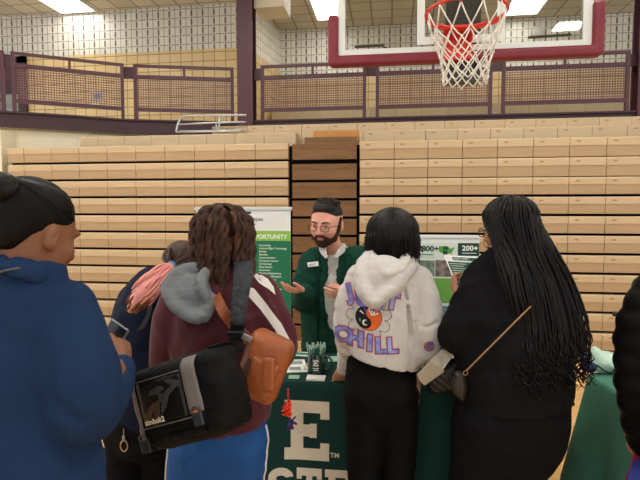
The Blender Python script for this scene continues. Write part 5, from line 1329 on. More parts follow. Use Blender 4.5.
# ================================================================== near person in navy, left edge
def navy():
    h0 = 1.06; fw = nrm(F_ + R_ * .35); J = dict(side=nrm(R_ - F_ * .2), fwd=fw)
    J['head'] = C = V(34, 234, h0 + .0); J['neck'] = V(20, 272, h0 - .01); J['chest'] = V(8, 330, h0); J['pelvis'] = V(12, 500, h0)
    J['shR'] = V(66, 318, h0); J['elR'] = V(88, 408, h0 - .0); J['wrR'] = V(121, 366, h0 + .25)
    J['shL'] = V(-62, 318, h0 + .05); J['elL'] = V(-75, 410, h0 + .08); J['wrL'] = V(-20, 400, h0 + .3)
    legs_std(J, V(50, 480, h0 + .02), V(-28, 480, h0 + .02), h0, .84, .46)
    root = thing('person', 'nearest person, dark hair pulled back, navy sweatshirt, looking down at a phone', 'person', A(J['pelvis'][0], J['pelvis'][1], 0))
    S = Sdf(); skin_body(S, J); r, f, u = frame(nrm(R_ * .42 + F_ * .86 - Z_ * .34)); H = head_prims(S, C, r, f, u, .90)
    S.chain([J['neck'] - Z_ * .02, J['neck'] * .5 + C * .5 - f * .02], [.066, .062], R_, .03, n=1)
    hand(S, J['wrR'], nrm(V(119, 345, h0 + .30) - J['wrR']), -R_ * .9 - F_ * .25, -F_ * .9 - R_ * .35, .172, (.42, .46, .5, .52), (.15, 1.0, .25), .06)
    hand(S, J['wrL'], nrm(F_ + R_ * .5), -Z_, R_, .17)
    emit_mesh(S, 'body', [mat('skin_warm_brown', '#7d5139', .48, .35, var=.06, vscale=14), M_LIPB], root, .0045, lambda c: ((np.abs((c - C) @ r) < .026) & ((c - C) @ f > .078) & ((c - C) @ u < -.045) & ((c - C) @ u > -.076)).astype(np.int32))
    # hand is a little lighter in the photo only through light; same skin
    nv = cloth_mat('sweatshirt_navy', '#1f3352', .25, 220, .85, var=.06); sd = J['side']
    S = Sdf()
    S.chain([V(16, 520, h0), V(13, 475, h0), V(8, 440, h0), V(1, 380, h0), V(0, 330, h0), V(4, 300, h0), V(12, 281, h0), V(18, 264, h0)],
            [(.190, .16), (.196, .165), (.178, .160), (.160, .15), (.158, .125), (.160, .11), (.138, .092), (.088, .078)], sd, .02)
    S.clip(V(14, 505, h0), -Z_)
    S.chain([V(64, 312, h0), V(76, 350, h0 - .02), V(84, 395, h0 - .035), V(85, 412, h0 - .02), V(102, 404, h0 + .09), V(114, 388, h0 + .18), V(120, 374, h0 + .235)], [.070, .074, .076, .070, .056, .047, .038], sd, .005)
    S.chain([V(-55, 312, h0 + .04), V(-72, 360, h0 + .05), V(-78, 410, h0 + .08), V(-60, 415, h0 + .18), V(-25, 402, h0 + .28)], [.066, .07, .066, .055, .042], sd, .014)
    # creases at elbow, waist and armpit
    for P, rr in (([(50, 340), (46, 372), (50, 410)], .008), ([(0, 438), (30, 446), (62, 440)], .006), ([(4, 456), (40, 462), (78, 452)], .006), ([(62, 408), (78, 420), (98, 424)], .004), ([(60, 300), (54, 320), (50, 345)], .005), ([(10, 300), (34, 318), (48, 344)], .004)):
        hb = h0 - (.160 if P[0][1] > 430 else .112)
        S.chain([V(P[0][0], P[0][1], hb), V(P[1][0], P[1][1], hb + .01), V(P[2][0], P[2][1], hb)], [rr * .6, rr * 1.5, rr * .6], R_, .02, sub=True)
    S.disp(wrinkle(81, 46, (1, 1, .8), 7, True), .0045); emit_mesh(S, 'sweatshirt', nv, root, .006)
    S = Sdf(); S.chain([V(-30, 262, h0 + .02), V(-5, 264, h0 - .07), V(22, 268, h0 - .085), V(44, 275, h0 - .05), V(52, 276, h0 + .04)], [(.012, .022)] * 5, sd, .005); emit_mesh(S, 'collar', nv, root, .005)
    S = Sdf(); S.chain([V(119.5, 375, h0 + .225), V(121, 368.5, h0 + .25)], [.040, .037], sd, .0, n=1); emit_mesh(S, 'cuff', nv, root, .005)
    m = MB(); P = along([V(-20, 276, h0 - .10), V(-5, 273, h0 - .108), V(9, 270, h0 - .112), V(20, 268, h0 - .110)], 14); m.tube(P, .0026, 6); m.build('neck_cord', mat('cord_grey', '#4b4f54', .6), root, True)
    S = Sdf(); jn = cloth_mat('trousers_blue_grey', '#3a4a66', .3, 240)
    S.chain([V(14, 480, h0 + .01), V(14, 520, h0 + .01), V(12, 560, h0 + .01)], [(.17, .145), (.178, .155), (.17, .145)], sd, .02)
    for q in 'LR': S.chain([J['hip' + q], J['kn' + q], J['an' + q] + Z_ * .02], [.10, .078, .06], sd, .02, n=1)
    emit_mesh(S, 'trousers', jn, root, .009); shoes(J, root, M_SHOEW)
    # hair drawn back into a bun
    S = Sdf(); S.ell(H(0, -.020, .045), A(.0735, .088, .077), (r, f, u), .01); S.ell(H(0, -.075, -.015), A(.052, .04, .052), (r, f, u), .03)
    S.clip(H(0, .066, .075), nrm(f * .78 - u * .40)); S.ell(H(0, .09, -.035), A(.12, .070, .078), (r, f, u), .01, sub=True)
    for q in (-1, 1): S.ell(H(q * .085, .01, -.022), A(.04, .034, .042), (r, f, u), .008, sub=True)
    S.ell(H(0, -.05, -.115), A(.10, .08, .055), (r, f, u), .01, sub=True)
    S.disp(lambda x, y, z: np.sin(((x - C[0]) * r[0] + (y - C[1]) * r[1] + ((z - C[2]) * .5)) * 900) , .0006)
    hm, _, _ = emit_mesh(S, 'hair', mat('hair_drawn_back', '#0f0c0b', .6, .12, bump=.25, bscale=220), root, .004)
    S = Sdf(); bc = V(0, 188, h0 - .07)
    S.ell(bc, (.036, .034, .032), None, .01); S.disp(wrinkle(82, 170, (1, 1, 1), 5, True), .0035); emit_mesh(S, 'hair_bun', M_HAIRBLK, hm, .004)
    m = MB(); rs = np.random.RandomState(5)
    for i in range(150):      # fine strands swept towards the bun
        az = rs.uniform(-1.5, 1.5); e = rs.uniform(-.2, 1.1)
        def sp(a, e_): return H(.0825 * math.sin(a) * math.cos(e_), -.020 + .0985 * math.cos(a) * math.cos(e_), .045 + .0862 * math.sin(e_))
        P = [sp(az + (math.copysign(math.pi, az) * .0) + t * (math.copysign(2.4, az) - az) * .0, e) for t in (0,)]
        a2 = math.copysign(rs.uniform(.6, 1.3), az); P = [sp(a2 + (math.copysign(2.9, a2) - a2) * t, rs.uniform(-.02, .02) + (e * .8 + (.75 - e * .8) * t)) for t in np.linspace(0, 1, 6)]
        if (P[0] - C) @ u < .0: continue
        m.tube(spline(P, 2), .0013, 4)
    m.build('hair_strands', M_HAIRBLK, hm, True)
    # phone
    ph = thing('phone', 'dark smartphone in the hand of the navy sweatshirt person', 'phone', V(113, 335, h0 + .30))
    d1 = nrm(-R_ * .82 + Z_ * .42 + F_ * .35); d2 = nrm(R_ * .5 + Z_ * .9 + F_ * .1); d2 = nrm(d2 - d1 * np.dot(d1, d2)); d3 = np.cross(d1, d2)
    m = MB(); oc = V(110, 343, h0 + .33); m.box((-.034, -.060, -.004), (.034, .060, .004), bev=.003, ax=(d1, d2, d3), org=oc); m.build('phone_body', mat('phone_grey', '#8f9297', .3, .6, metal=.5), ph)
    sgn = -1 if np.dot(d3, F_) > 0 else 1
    m = MB(); m.box((-.031, -.057, .0042 * sgn), (.031, .057, .0046 * sgn) , ax=(d1, d2, d3), org=oc); m.build('screen', mat('screen_dark', '#16181d', .1, .6), ph)
navy()

# ================================================================== bent person with the pink ponytail
def pink():
    h0 = 2.06; fw = nrm(F_ + R_ * .35); J = dict(side=nrm(R_ - F_ * .25), fwd=fw)
    J['head'] = C = V(182, 269, h0 + .16); J['neck'] = V(164, 284, h0 + .10); J['chest'] = V(150, 318, h0 + .03); J['pelvis'] = V(145, 405, h0)
    J['shL'] = V(128, 302, h0 + .1); J['elL'] = V(128, 360, h0 + .12); J['wrL'] = V(150, 370, h0 + .38)
    J['shR'] = V(182, 302, h0 + .02); J['elR'] = V(184, 360, h0 + .12); J['wrR'] = V(178, 370, h0 + .36)
    legs_std(J, V(161, 480, h0 + .02), V(126, 480, h0 + .02), h0, .80, .45)
    root = thing('person', 'stooping person in a navy coat and black trousers with a pink-tipped ponytail', 'person', A(J['pelvis'][0], J['pelvis'][1], 0))
    S = Sdf(); skin_body(S, J); r, f, u = frame(nrm(R_ * .3 + F_ * .8 - Z_ * .65)); H = head_prims(S, C, r, f, u, .95)
    for q in 'LR': hand(S, J['wr' + q], F_, -Z_, R_ if q == 'L' else -R_, .17)
    emit_mesh(S, 'body', M_SKIN_L, root, .007)
    S = Sdf(); sd = J['side']
    S.chain([V(146, 412, h0), V(146, 385, h0), V(147, 350, h0 + .01), V(148, 322, h0 + .03), V(153, 302, h0 + .07), V(160, 288, h0 + .10), V(166, 280, h0 + .12)],
            [(.150, .13), (.150, .135), (.150, .135), (.152, .13), (.145, .115), (.11, .095), (.07, .066)], sd, .02)
    S.chain([V(132, 300, h0 + .09), V(125, 330, h0 + .10), V(128, 360, h0 + .12), V(150, 370, h0 + .34)], [.062, .064, .06, .042], sd, .015)
    S.chain([V(180, 300, h0 + .03), V(185, 330, h0 + .08), V(184, 360, h0 + .12), V(178, 370, h0 + .34)], [.062, .064, .06, .042], sd, .015)
    S.disp(wrinkle(91, 55, (1, 1, .7), 7, True), .006); emit_mesh(S, 'coat', cloth_mat('coat_dark_navy', '#141a2e', .2, 200, .7), root, .007)
    S = Sdf(); tr = cloth_mat('trousers_black', '#0e0e11', .2, 240, .8)
    S.chain([V(145, 395, h0 + .01), V(145, 415, h0 + .01), V(145, 430, h0 + .01)], [(.145, .125), (.155, .135), (.15, .13)], sd, .02)
    for q, xs in (('L', (127, 126)), ('R', (163, 162))): S.chain([V(xs[0], 425, h0 + .01), V(xs[1], 480, h0 + .02), J['kn' + q], J['an' + q] + Z_ * .02], [.092, .084, .072, .058], sd, .012)
    S.disp(wrinkle(92, 60, (1, 1, .5), 5, True), .006); tro, _, _ = emit_mesh(S, 'trousers', tr, root, .008); shoes(J, root, M_SHOEW)
    # hair and ponytail
    br = mat('hair_brown_streaked', '#3f2c24', .5, .35, bump=.4, bscale=150, island=.3); pk = mat('hair_pink', '#ea9b98', .5, .25, island=.12); pe = mat('hair_peach', '#dd9f86', .5, .35, island=.16); tipm = mat('hair_tip_brown', '#7b4a33', .5, .35, island=.25)
    S = Sdf(); S.ell(H(0, -.012, .045), A(.083, .098, .082), (r, f, u), .01); S.ell(H(0, .115, -.03), A(.08, .07, .09), (r, f, u), .01, sub=True)
    hm, _, _ = emit_mesh(S, 'hair', br, root, .005)
    tie = V(171, 267, h0 + .03); rs = np.random.RandomState(2)
    m = MB(); m2 = m
    for i in range(130):
        a = rs.uniform(-2.9, 2.9); e = rs.uniform(-.3, 1.35)
        s0 = C + (r * math.sin(a) * math.cos(e) + f * -.1 + u * math.sin(e)) * 0
        st = H(.084 * math.sin(a), -.012 + .099 * math.cos(a) * .6, .045 + .083 * math.cos(a) * .55 + .02)
        dirn = nrm(st - H(0, -.012, .045)); st = H(0, -.012, .045) + dirn * .090
        mid = H(0, -.012, .045) + nrm(dirn + nrm(tie - H(0, 0, .045)) * 1.1) * .094
        P = along([st, mid, tie + rs.normal(size=3) * .006], 10); (m2 if rs.rand() < .04 else m).tube(P, .0028, 4)
    m.build('hair_strands', br, hm, True)
    for nm, mm_, a_, b_ in (('ponytail_pink', pk, 0, 3), ('ponytail_peach', pe, 2, 4)):
        S = Sdf(); pc = [tie, V(160, 276, h0 - .085), V(148, 289, h0 - .135), V(138, 300, h0 - .14), V(131, 309, h0 - .13)]; rc = [.012, .032, .042, .032, .016]
        S.chain(pc[a_:b_ + 1], rc[a_:b_ + 1], R_, .01); emit_mesh(S, nm, mm_, hm, .004)
    for nm, mm_, k0, k1, cnt in (('ponytail_pink', pk, 0.0, .80, 210), ('ponytail_peach', pe, .42, .88, 70), ('ponytail_tips', tipm, .74, 1.0, 90)):
        m = MB()
        for i in range(cnt):
            o = rs.normal(size=3); o /= np.linalg.norm(o); rd = rs.uniform(.2, 1)
            c_ = np.array([tie, V(160, 276, h0 - .09), V(148, 289, h0 - .145), V(138, 300, h0 - .15), V(130, 311, h0 - .14)])
            wd = np.array([.014, .042, .054, .046, .030]) * rd
            P = along(c_ + o[None] * wd[:, None] * A(1, .6, 1)[None], 30); a_ = int(k0 * 29 + rs.uniform(0, 3) * (k0 > 0)); b_ = int(k1 * 29 - rs.uniform(0, 4)); m.tube(P[a_:max(b_, a_ + 4)], .0042, 4)
        m.build(nm, mm_, hm, True)
    m = MB()
    for k in range(10):
        a = k * .628; ax_ = nrm(V(160, 276, h0 - .09) - tie); uu = nrm(np.cross(ax_, Z_)); vv = np.cross(ax_, uu); m.lathe([(.003, -.011), (.010, -.006), (.012, 0), (.010, .006), (.003, .011)], tie + (uu * math.cos(a) + vv * math.sin(a)) * .014, Z_, 8)
    m.build('scrunchie', mat('scrunchie_blue', '#2f86a8', .7), hm, True)
    m = MB(); m.ribbon(along([V(152, 298, h0 - .06), V(147, 318, h0 - .105), V(137, 335, h0 - .105), V(128, 352, h0 - .07)], 14), nrm(R_ + Z_ * .4), .018, .003); m.build('shoulder_strap', mat('strap_dark_grey', '#2e3033', .5), root)
    kr = thing('key_ring', 'brass key ring clip hanging at the hip of the stooping person', 'key ring', V(124, 452, h0 - .13))
    m = MB(); c = V(124, 446, h0 - .13); m.tube([c + R_ * .014 * math.cos(a) + Z_ * .022 * math.sin(a) for a in np.linspace(0, 6.283, 25)[:-1]], .0028, 6, closed=True); m.build('ring', mat('brass_ring', '#c3a477', .3, .6, metal=.8), kr, True)
    m = MB(); m.box((-.006, -.004, 0), (.006, .004, .022), bev=.002, org=c + Z_ * .022, ax=(R_, F_, Z_)); m.tube([c + Z_ * .044, c + Z_ * .07], .002, 5); m.build('clip', mat('clip_steel', '#8c8c8e', .3, .6, metal=.7), kr)
pink()

# ================================================================== person at the right edge, black puffer coat; person in green behind
def edge_people():
    h0 = 1.66; fw = nrm(F_ - R_ * .2); J = dict(side=R_, fwd=fw)
    J['head'] = C = V(690, 238, h0); J['neck'] = V(690, 270, h0); J['chest'] = V(688, 310, h0); J['pelvis'] = V(686, 410, h0)
    J['shL'] = V(652, 296, h0); J['elL'] = V(633, 365, h0); J['wrL'] = V(637, 428, h0 + .05)
    J['shR'] = V(730, 296, h0); J['elR'] = V(745, 365, h0); J['wrR'] = V(742, 420, h0 + .08)
    legs_std(J, V(702, 480, h0), V(668, 480, h0), h0, .80, .45)
    root = thing('person', 'person in a black padded coat cut off by the right edge of the photo', 'person', A(J['pelvis'][0], J['pelvis'][1], 0))
    S = Sdf(); skin_body(S, J); r, f, u = frame(nrm(F_ - R_ * .5)); H = head_prims(S, C, r, f, u, .96)
    hand(S, J['wrL'], nrm(-Z_ + F_ * .2), R_, F_, .175, (.3, .35, .4, .45)); hand(S, J['wrR'], nrm(-Z_ + F_ * .2), -R_, F_, .175, (.3, .35, .4, .45))
    emit_mesh(S, 'body', M_SKIN_LT, root, .008)
    S = Sdf()
    S.chain([V(686, 430, h0), V(686, 400, h0), V(687, 350, h0), V(688, 315, h0), V(689, 295, h0), V(690, 275, h0)], [(.19, .16), (.195, .165), (.195, .165), (.19, .15), (.17, .12), (.085, .08)], R_, .02)
    for q, xs in (('L', [(655, 300), (643, 324), (639, 350), (638, 385), (641, 412), (640, 428)]), ('R', [(730, 298), (743, 322), (747, 350), (747, 385), (744, 412)])):
        S.chain([V(x, y, h0 + .005 * i) for i, (x, y) in enumerate(xs)], [.075, .078, .074, .07, .062, .05][:len(xs)], R_, .015)
    S.disp(lambda x, y, z: np.sqrt(np.sin(z * 42 + np.sin(x * 9) * .5) ** 2 + .02) * -1 + .5, .010)
    S.disp(wrinkle(95, 70, (1, 1, 1), 5, True), .004); emit_mesh(S, 'padded_coat', cloth_mat('coat_black', '#0c0b0c', .1, 200, .55), root, .008)
    S = Sdf()
    S.chain([V(686, 405, h0), V(686, 430, h0)], [(.16, .14), (.16, .14)], R_, .02, n=1)
    for q in 'LR': S.chain([J['hip' + q], J['kn' + q], J['an' + q] + Z_ * .02], [.095, .072, .055], R_, .02, n=1)
    emit_mesh(S, 'trousers', cloth_mat('trousers_charcoal', '#1a1a1e'), root, .01); shoes(J, root, M_SHOE)
    S = Sdf(); S.ell(H(0, -.015, .045), A(.085, .1, .085), (r, f, u), .01); S.ell(H(0, -.06, -.05), A(.07, .05, .09), (r, f, u), .03); S.ell(H(0, .12, -.03), A(.08, .07, .09), (r, f, u), .01, sub=True); emit_mesh(S, 'hair', M_HAIRBLK, root, .008)
    # tote of magenta cloth
    tb = thing('tote_bag', 'magenta and blue bag at the bottom right corner beside the black padded coat', 'bag', V(636, 500, 1.62))
    S = Sdf(); S.rbox(V(654, 492, 1.62), (.05, .09, .105), (nrm(R_ + Z_ * -.25), F_, nrm(Z_ + R_ * .45)), r=.03, k=0, pillow=.01); S.disp(wrinkle(97, 60), .004); emit_mesh(S, 'bag_body', mat('bag_magenta', '#8a2146', .6), tb, .006)
    m = MB(); m.ribbon(along([V(633, 482, 1.54), V(636, 470, 1.60), V(643, 455, 1.70)], 10), R_, .03, .004); m.build('blue_strap', mat('strap_blue', '#27357a', .6), tb)
    # standing helper in dark green behind the second table
    h1 = 3.35; fw = nrm(-F_); J = dict(side=R_, fwd=fw)
    J['head'] = C = V(668, 240, h1); J['neck'] = V(668, 264, h1); J['chest'] = V(668, 302, h1); J['pelvis'] = V(668, 350, h1)
    J['shR'] = V(645, 287, h1); J['elR'] = V(640, 318, h1); J['wrR'] = V(648, 330, h1 - .15); J['shL'] = V(693, 287, h1); J['elL'] = V(699, 305, h1); J['wrL'] = V(688, 330, h1 - .15)
    legs_std(J, V(657, 400, h1), V(679, 400, h1), h1, .84, .47)
    root = thing('person', 'person in dark green jacket, only a shoulder showing at the right edge', 'person', A(J['pelvis'][0], J['pelvis'][1], 0))
    S = Sdf(); skin_body(S, J); r, f, u = frame(-F_); H = head_prims(S, C, r, f, u, 1.0)
    hand(S, J['wrR'], nrm(-F_ - Z_ * .3), -Z_, R_, .18); hand(S, J['wrL'], nrm(-F_ - Z_ * .3), -Z_, -R_, .18)
    emit_mesh(S, 'body', M_SKIN_L, root, .008)
    S = Sdf(); S.chain([V(668, 365, h1), V(668, 320, h1), V(668, 298, h1), V(668, 282, h1), V(668, 266, h1)], [(.18, .14), (.18, .14), (.18, .13), (.15, .10), (.07, .065)], R_, .02)
    for q in 'LR': S.chain([J['sh' + q], J['el' + q], J['el' + q] * .2 + J['wr' + q] * .8], [.078, .062, .045], R_, .02, n=1)
    S.disp(wrinkle(98, 60, (1, 1, 1), 5, True), .006); emit_mesh(S, 'jacket', cloth_mat('jacket_green', '#173c2e', .2, 260, .6), root, .009)
    S = Sdf(); S.chain([V(668, 350, h1), V(668, 368, h1)], [(.15, .13), (.15, .13)], R_, .02, n=1)
    for q in 'LR': S.chain([J['hip' + q], J['kn' + q], J['an' + q] + Z_ * .02], [.092, .072, .055], R_, .02, n=1)
    emit_mesh(S, 'trousers', cloth_mat('trousers_grey', '#3a3a3e'), root, .012); shoes(J, root, M_SHOE)
    S = Sdf(); S.ell(H(0, -.015, .05), A(.083, .098, .083), (r, f, u), .01); S.clip(H(0, .055, .06), nrm(f * .75 - u * .55)); S.clip(H(0, 0, -.03), nrm(-u + f * .35)); emit_mesh(S, 'hair', M_HAIRDK, root, .008)
edge_people()
# ------------------------------------------------------------------ tables, cloths, displays
M_CLOTH = cloth_mat('tablecloth_green', '#1d3d38', .12, 300, .75, var=.03)
M_CREAMP = mat('print_cream', '#e4d8c2', .7)
def drape(name, c, ux, uy, lx, ly, z, hem, mats, wave=.012, seed=1, rad=.03, flare=.05, taut=None):
    """tablecloth: flat top and one continuous hanging skirt with rounded corners and soft folds"""
    ux = nrm(ux); uy = nrm(uy); c = A(*c); rs = np.random.RandomState(seed)
    per = []
    hx, hy = lx / 2, ly / 2; cr = .05
    def seg_(a, b, n): 
        for t in np.linspace(0, 1, n, endpoint=False): per.append((a[0] + (b[0] - a[0]) * t, a[1] + (b[1] - a[1]) * t))
    def arc(cx, cy, a0):
        for t in np.linspace(0, math.pi / 2, 6, endpoint=False): per.append((cx + cr * math.cos(a0 + t), cy + cr * math.sin(a0 + t)))
    nx = int(lx / .02); ny = int(ly / .02)
    seg_((-hx + cr, -hy), (hx - cr, -hy), nx); arc(hx - cr, -hy + cr, -math.pi / 2); seg_((hx, -hy + cr), (hx, hy - cr), ny); arc(hx - cr, hy - cr, 0)
    seg_((hx - cr, hy), (-hx + cr, hy), nx); arc(-hx + cr, hy - cr, math.pi / 2); seg_((-hx, hy - cr), (-hx, -hy + cr), ny); arc(-hx + cr, -hy + cr, math.pi)
    per = np.array(per); n = len(per); T = np.roll(per, -1, 0) - np.roll(per, 1, 0); T /= np.linalg.norm(T, axis=1)[:, None]; N = np.stack([T[:, 1], -T[:, 0]], 1)
    s = np.concatenate([[0], np.cumsum(np.linalg.norm(np.diff(per, axis=0), axis=1))])
    corner = np.exp(-((np.abs(per[:, 0]) - hx) ** 2 + (np.abs(per[:, 1]) - hy) ** 2) / .02)
    wv = np.sin(s * 17 + rs.uniform(0, 6)) * .5 + np.sin(s * 29 + 2 * np.sin(s * 3)) * .3 + np.sin(s * 47) * .2
    if taut is not None: wv = wv * np.where((per[:, 1] < -hy + .02), taut, 1)
    rows = []; prof = [(0, -.02), (0, -.006), (-.0, .0), (-.006, .008)] 
    rings = [(-.045, 0.0), (-.010, -.0005), (.0, -.006), (.004, -.020)] + [(.005, -d) for d in np.linspace(.05, z - hem, 22)]
    for k, (o, dz) in enumerate(rings):
        d = max(0, -dz - .03) / max(z - hem, .1)
        off = o + wave * wv * d ** .8 + flare * d * corner + .012 * d
        P = per + N * off[:, None] if np.ndim(off) else per + N * off
        rows.append(np.array([c + ux * p[0] + uy * p[1] + Z_ * (z + dz) for p in P]))
    V_ = np.vstack(rows); m = len(rows); F = []
    for i in range(m - 1):
        for j in range(n):
            F.append((i * n + j, (i + 1) * n + j, (i + 1) * n + (j + 1) % n, i * n + (j + 1) % n))
    F.append(tuple(range(n)))
    inner = V_.copy()
    return V_, F

def table(c, ux, uy, lx, ly, z, label):
    c = A(*c); ux = nrm(ux); uy = nrm(uy); t = thing('folding_table', label, 'table', c)
    m = MB(); m.box((-lx / 2, -ly / 2, z - .035), (lx / 2, ly / 2, z - .006), ax=(ux, uy, Z_), org=c, bev=.006); m.build('tabletop', mat('table_top_grey', '#b8b6b0', .5), t)
    for a in (-1, 1):
        for b in (-1, 1):
            m = MB(); q = c + ux * a * (lx / 2 - .15) + uy * b * (ly / 2 - .08); m.tube([q + Z_ * .0, q + Z_ * (z - .035)], .013, 8); m.build('leg', mat_leg, t, True)
    return t
mat_leg = mat('table_leg_grey', '#55565a', .4, .5, metal=.5)
ZTB = .745
f0 = ZP(320, 382, ZTB); TY = f0[1]; TX0 = ZP(262, 383, ZTB)[0] - .02; TX1 = ZP(530, 378, ZTB)[0]; TD = .48
tc = (((TX0 + TX1) / 2), TY + TD / 2, 0)
table(tc, (1, 0, 0), (0, 1, 0), TX1 - TX0 - .04, TD - .04, ZTB - .006, 'folding table under the dark green printed cloth in front of the bearded man')
v, f = drape('tablecloth', tc, (1, 0, 0), (0, 1, 0), TX1 - TX0, TD, ZTB, .03, None, .012, 3, taut=.35)
tcl = mesh_obj('tablecloth', v, f, M_CLOTH, None, True, org=A(*tc)); tag(tcl, 'dark green tablecloth with a big cream letter E on its front', 'tablecloth')
tb_bvh = bvh_of(v, [(a, b, c, d) for a, b, c, d in f[:-1]]) if True else None
def slab_letter(ch, w, h, st, sf):
    """slab-serif capital as a list of outlines (x,y)"""
    if ch == 'E':
        return [[(0, 0), (w, 0), (w, h * .30), (w * .80, h * .30), (w * .80, st), (w * .42, st), (w * .42, h * .5 - st / 2), (w * .56, h * .5 - st / 2), (w * .56, h * .38), (w * .72, h * .38), (w * .72, h * .62), (w * .56, h * .62), (w * .56, h * .5 + st / 2),
                 (w * .42, h * .5 + st / 2), (w * .42, h - st), (w * .80, h - st), (w * .80, h * .70), (w, h * .70), (w, h), (0, h), (0, h - st), (w * .14, h - st), (w * .14, st), (0, st)]]
    if ch == 'T':
        return [[(w * .22, 0), (w * .78, 0), (w * .78, sf), (w * .62, sf), (w * .62, h - st), (w * .80, h - st), (w * .80, h * .68), (w, h * .68), (w, h), (0, h), (0, h * .68), (w * .20, h * .68), (w * .20, h - st), (w * .38, h - st), (w * .38, sf), (w * .22, sf)]]
    if ch == 'R':
        return [[(0, 0), (w * .46, 0), (w * .46, sf), (w * .36, sf), (w * .36, h * .38), (w * .5, h * .38), (w * .64, 0), (w, 0), (w, sf), (w * .88, sf), (w * .74, h * .42), (w * .88, h * .52), (w * .88, h * .88), (w * .74, h), (0, h), (0, h - sf), (w * .12, h - sf), (w * .12, sf), (0, sf)]]
    if ch == 'N':
        return [[(0, 0), (w * .36, 0), (w * .36, sf), (w * .28, sf), (w * .28, h * .66), (w * .70, 0), (w * .88, 0), (w * .88, h - sf), (w, h - sf), (w, h), (w * .62, h), (w * .62, h - sf), (w * .72, h - sf), (w * .72, h * .36), (w * .32, h), (0, h), (0, h - sf), (w * .10, h - sf), (w * .10, sf), (0, sf)]]
    if ch == 'A':
        return [[(0, 0), (w * .36, 0), (w * .36, sf), (w * .30, sf), (w * .34, h * .22), (w * .66, h * .22), (w * .70, sf), (w * .64, sf), (w * .64, 0), (w, 0), (w, sf), (w * .92, sf), (w * .64, h), (w * .36, h), (w * .08, sf), (0, sf)]]
    if ch == 'S':
        P = []; 
        c1 = (w * .5, h * .70); c2 = (w * .5, h * .30); ro = h * .30; ri = h * .30 - st
        out = [(c1[0] + w * .5 * math.cos(a), c1[1] + ro * math.sin(a)) for a in np.linspace(.15, math.pi * 1.35, 14)] 
        mid = [(c2[0] + (w * .5 - st) * math.cos(a), c2[1] + (ro - st) * math.sin(a)) for a in np.linspace(math.pi * .35, -math.pi * .92, 12)]
        bot = [(c2[0] + w * .5 * math.cos(a), c2[1] + ro * math.sin(a)) for a in np.linspace(-math.pi * .95, math.pi * .38, 14)]
        inn = [(c1[0] + (w * .5 - st) * math.cos(a), c1[1] + (ro - st) * math.sin(a)) for a in np.linspace(math.pi * 1.32, .15, 12)]
        return [out + mid + bot + inn]
front_n = A(0, -1, 0)
def on_cloth(nm, outlines, x0, z0, off=.002):
    for o_ in outlines:
        drop_decal(nm, o_, [tuple(range(len(o_)))], tb_bvh, A(x0, TY - .1, z0), (1, 0, 0), (0, 0, 1), front_n, M_CREAMP, tcl, off, .03)
a0 = W(284.5, 459, TY - .02); a1 = W(329, 403, TY - .02); on_cloth('printed_letter', slab_letter('E', a1[0] - a0[0], a1[2] - a0[2], .055, .03), a0[0], a0[2])
t0 = W(330, 458, TY - .02); vs, fs = text_mesh('TM', .030, 'LEFT', .0008); drop_decal('printed_mark', vs[:, :2], fs, tb_bvh, A(t0[0], TY - .1, t0[2]), (1, 0, 0), (0, 0, 1), front_n, M_CREAMP, tcl, .002, .03)
zt_ = W(300, 468, TY - .02)[2]; lw_ = .115; xx = W(269, 470, TY - .02)[0] - 2 * (lw_ + .014)
for ch in 'EASTERN':
    on_cloth('printed_letter', slab_letter(ch, lw_, .16, .036, .026), xx, zt_ - .16); xx += lw_ + .014

# second table at the right
p1 = ZP(584, 372, ZTB); p2 = ZP(618, 392, ZTB); d1 = nrm(p2 - p1); d1[2] = 0; d1 = nrm(d1); r1 = A(-d1[1], d1[0], 0); r1 = r1 if r1[0] > 0 else -r1
L2, D2 = .80, .42; c2 = p1 + r1 * L2 / 2 + d1 * D2 / 2 * 1.0; c2[2] = 0
v, f = drape('tablecloth', c2, r1, -d1, L2, D2, ZTB, .20, None, .02, 5, flare=.10)
t2 = mesh_obj('tablecloth', v, f, mat('tablecloth_mid_green', '#4a7f6e', .7, .15, var=.05, vscale=3, bump=.1, bscale=300), None, True, org=A(*c2)); tag(t2, 'plain mid green tablecloth over the second table at the right edge', 'tablecloth')
table(c2, r1, -d1, L2 - .05, D2 - .05, ZTB - .006, 'folding table under the plain mid green cloth at the right edge')
# mint bag and things on it
tb = thing('paper_bag', 'crumpled mint and white bag with a dark outline lying on the right table', 'bag', ZP(602, 372, ZTB))
S = Sdf(); cb = ZP(603, 371, ZTB) + Z_ * .045; S.ell(cb, (.085, .07, .052), (R_, F_, Z_), .01); S.ell(cb + R_ * .05 - Z_ * .015, (.05, .06, .035), None, .02); S.ell(cb - R_ * .04 + Z_ * .03, (.03, .04, .045), None, .02); S.clip(A(0, 0, ZTB + .001), -Z_); S.disp(wrinkle(99, 75, (1, 1, 1), 6, True), .009); emit_mesh(S, 'bag_body', mat('mint_film', '#bfe0d0', .35, .4), tb, .004)
m = MB(); m.tube(along([cb - R_ * .06 - F_ * .05, cb - R_ * .01 - F_ * .072 - Z_ * .03, cb + R_ * .03 - F_ * .075 + Z_ * .0, cb + R_ * .085 - F_ * .05 - Z_ * .02], 16), .004, 6); m.build('dark_cord', mat('cord_dark', '#1a2a35', .5), tb, True)
S = Sdf(); cb = ZP(589, 372, ZTB) + Z_ * .03; S.ell(cb, (.03, .05, .03), None, .01); S.ell(cb + Z_ * .02 + F_ * .03, (.025, .03, .03), None, .01); S.clip(A(0, 0, ZTB + .001), -Z_); S.disp(wrinkle(100, 90), .004); v, f = S.mesh(.004)
o = mesh_obj('cloth_pouch', v, f, mat('navy_pouch', '#22345e', .6), None, True, org=A(cb[0], cb[1], ZTB)); tag(o, 'small crumpled navy pouch at the left end of the right table', 'pouch')
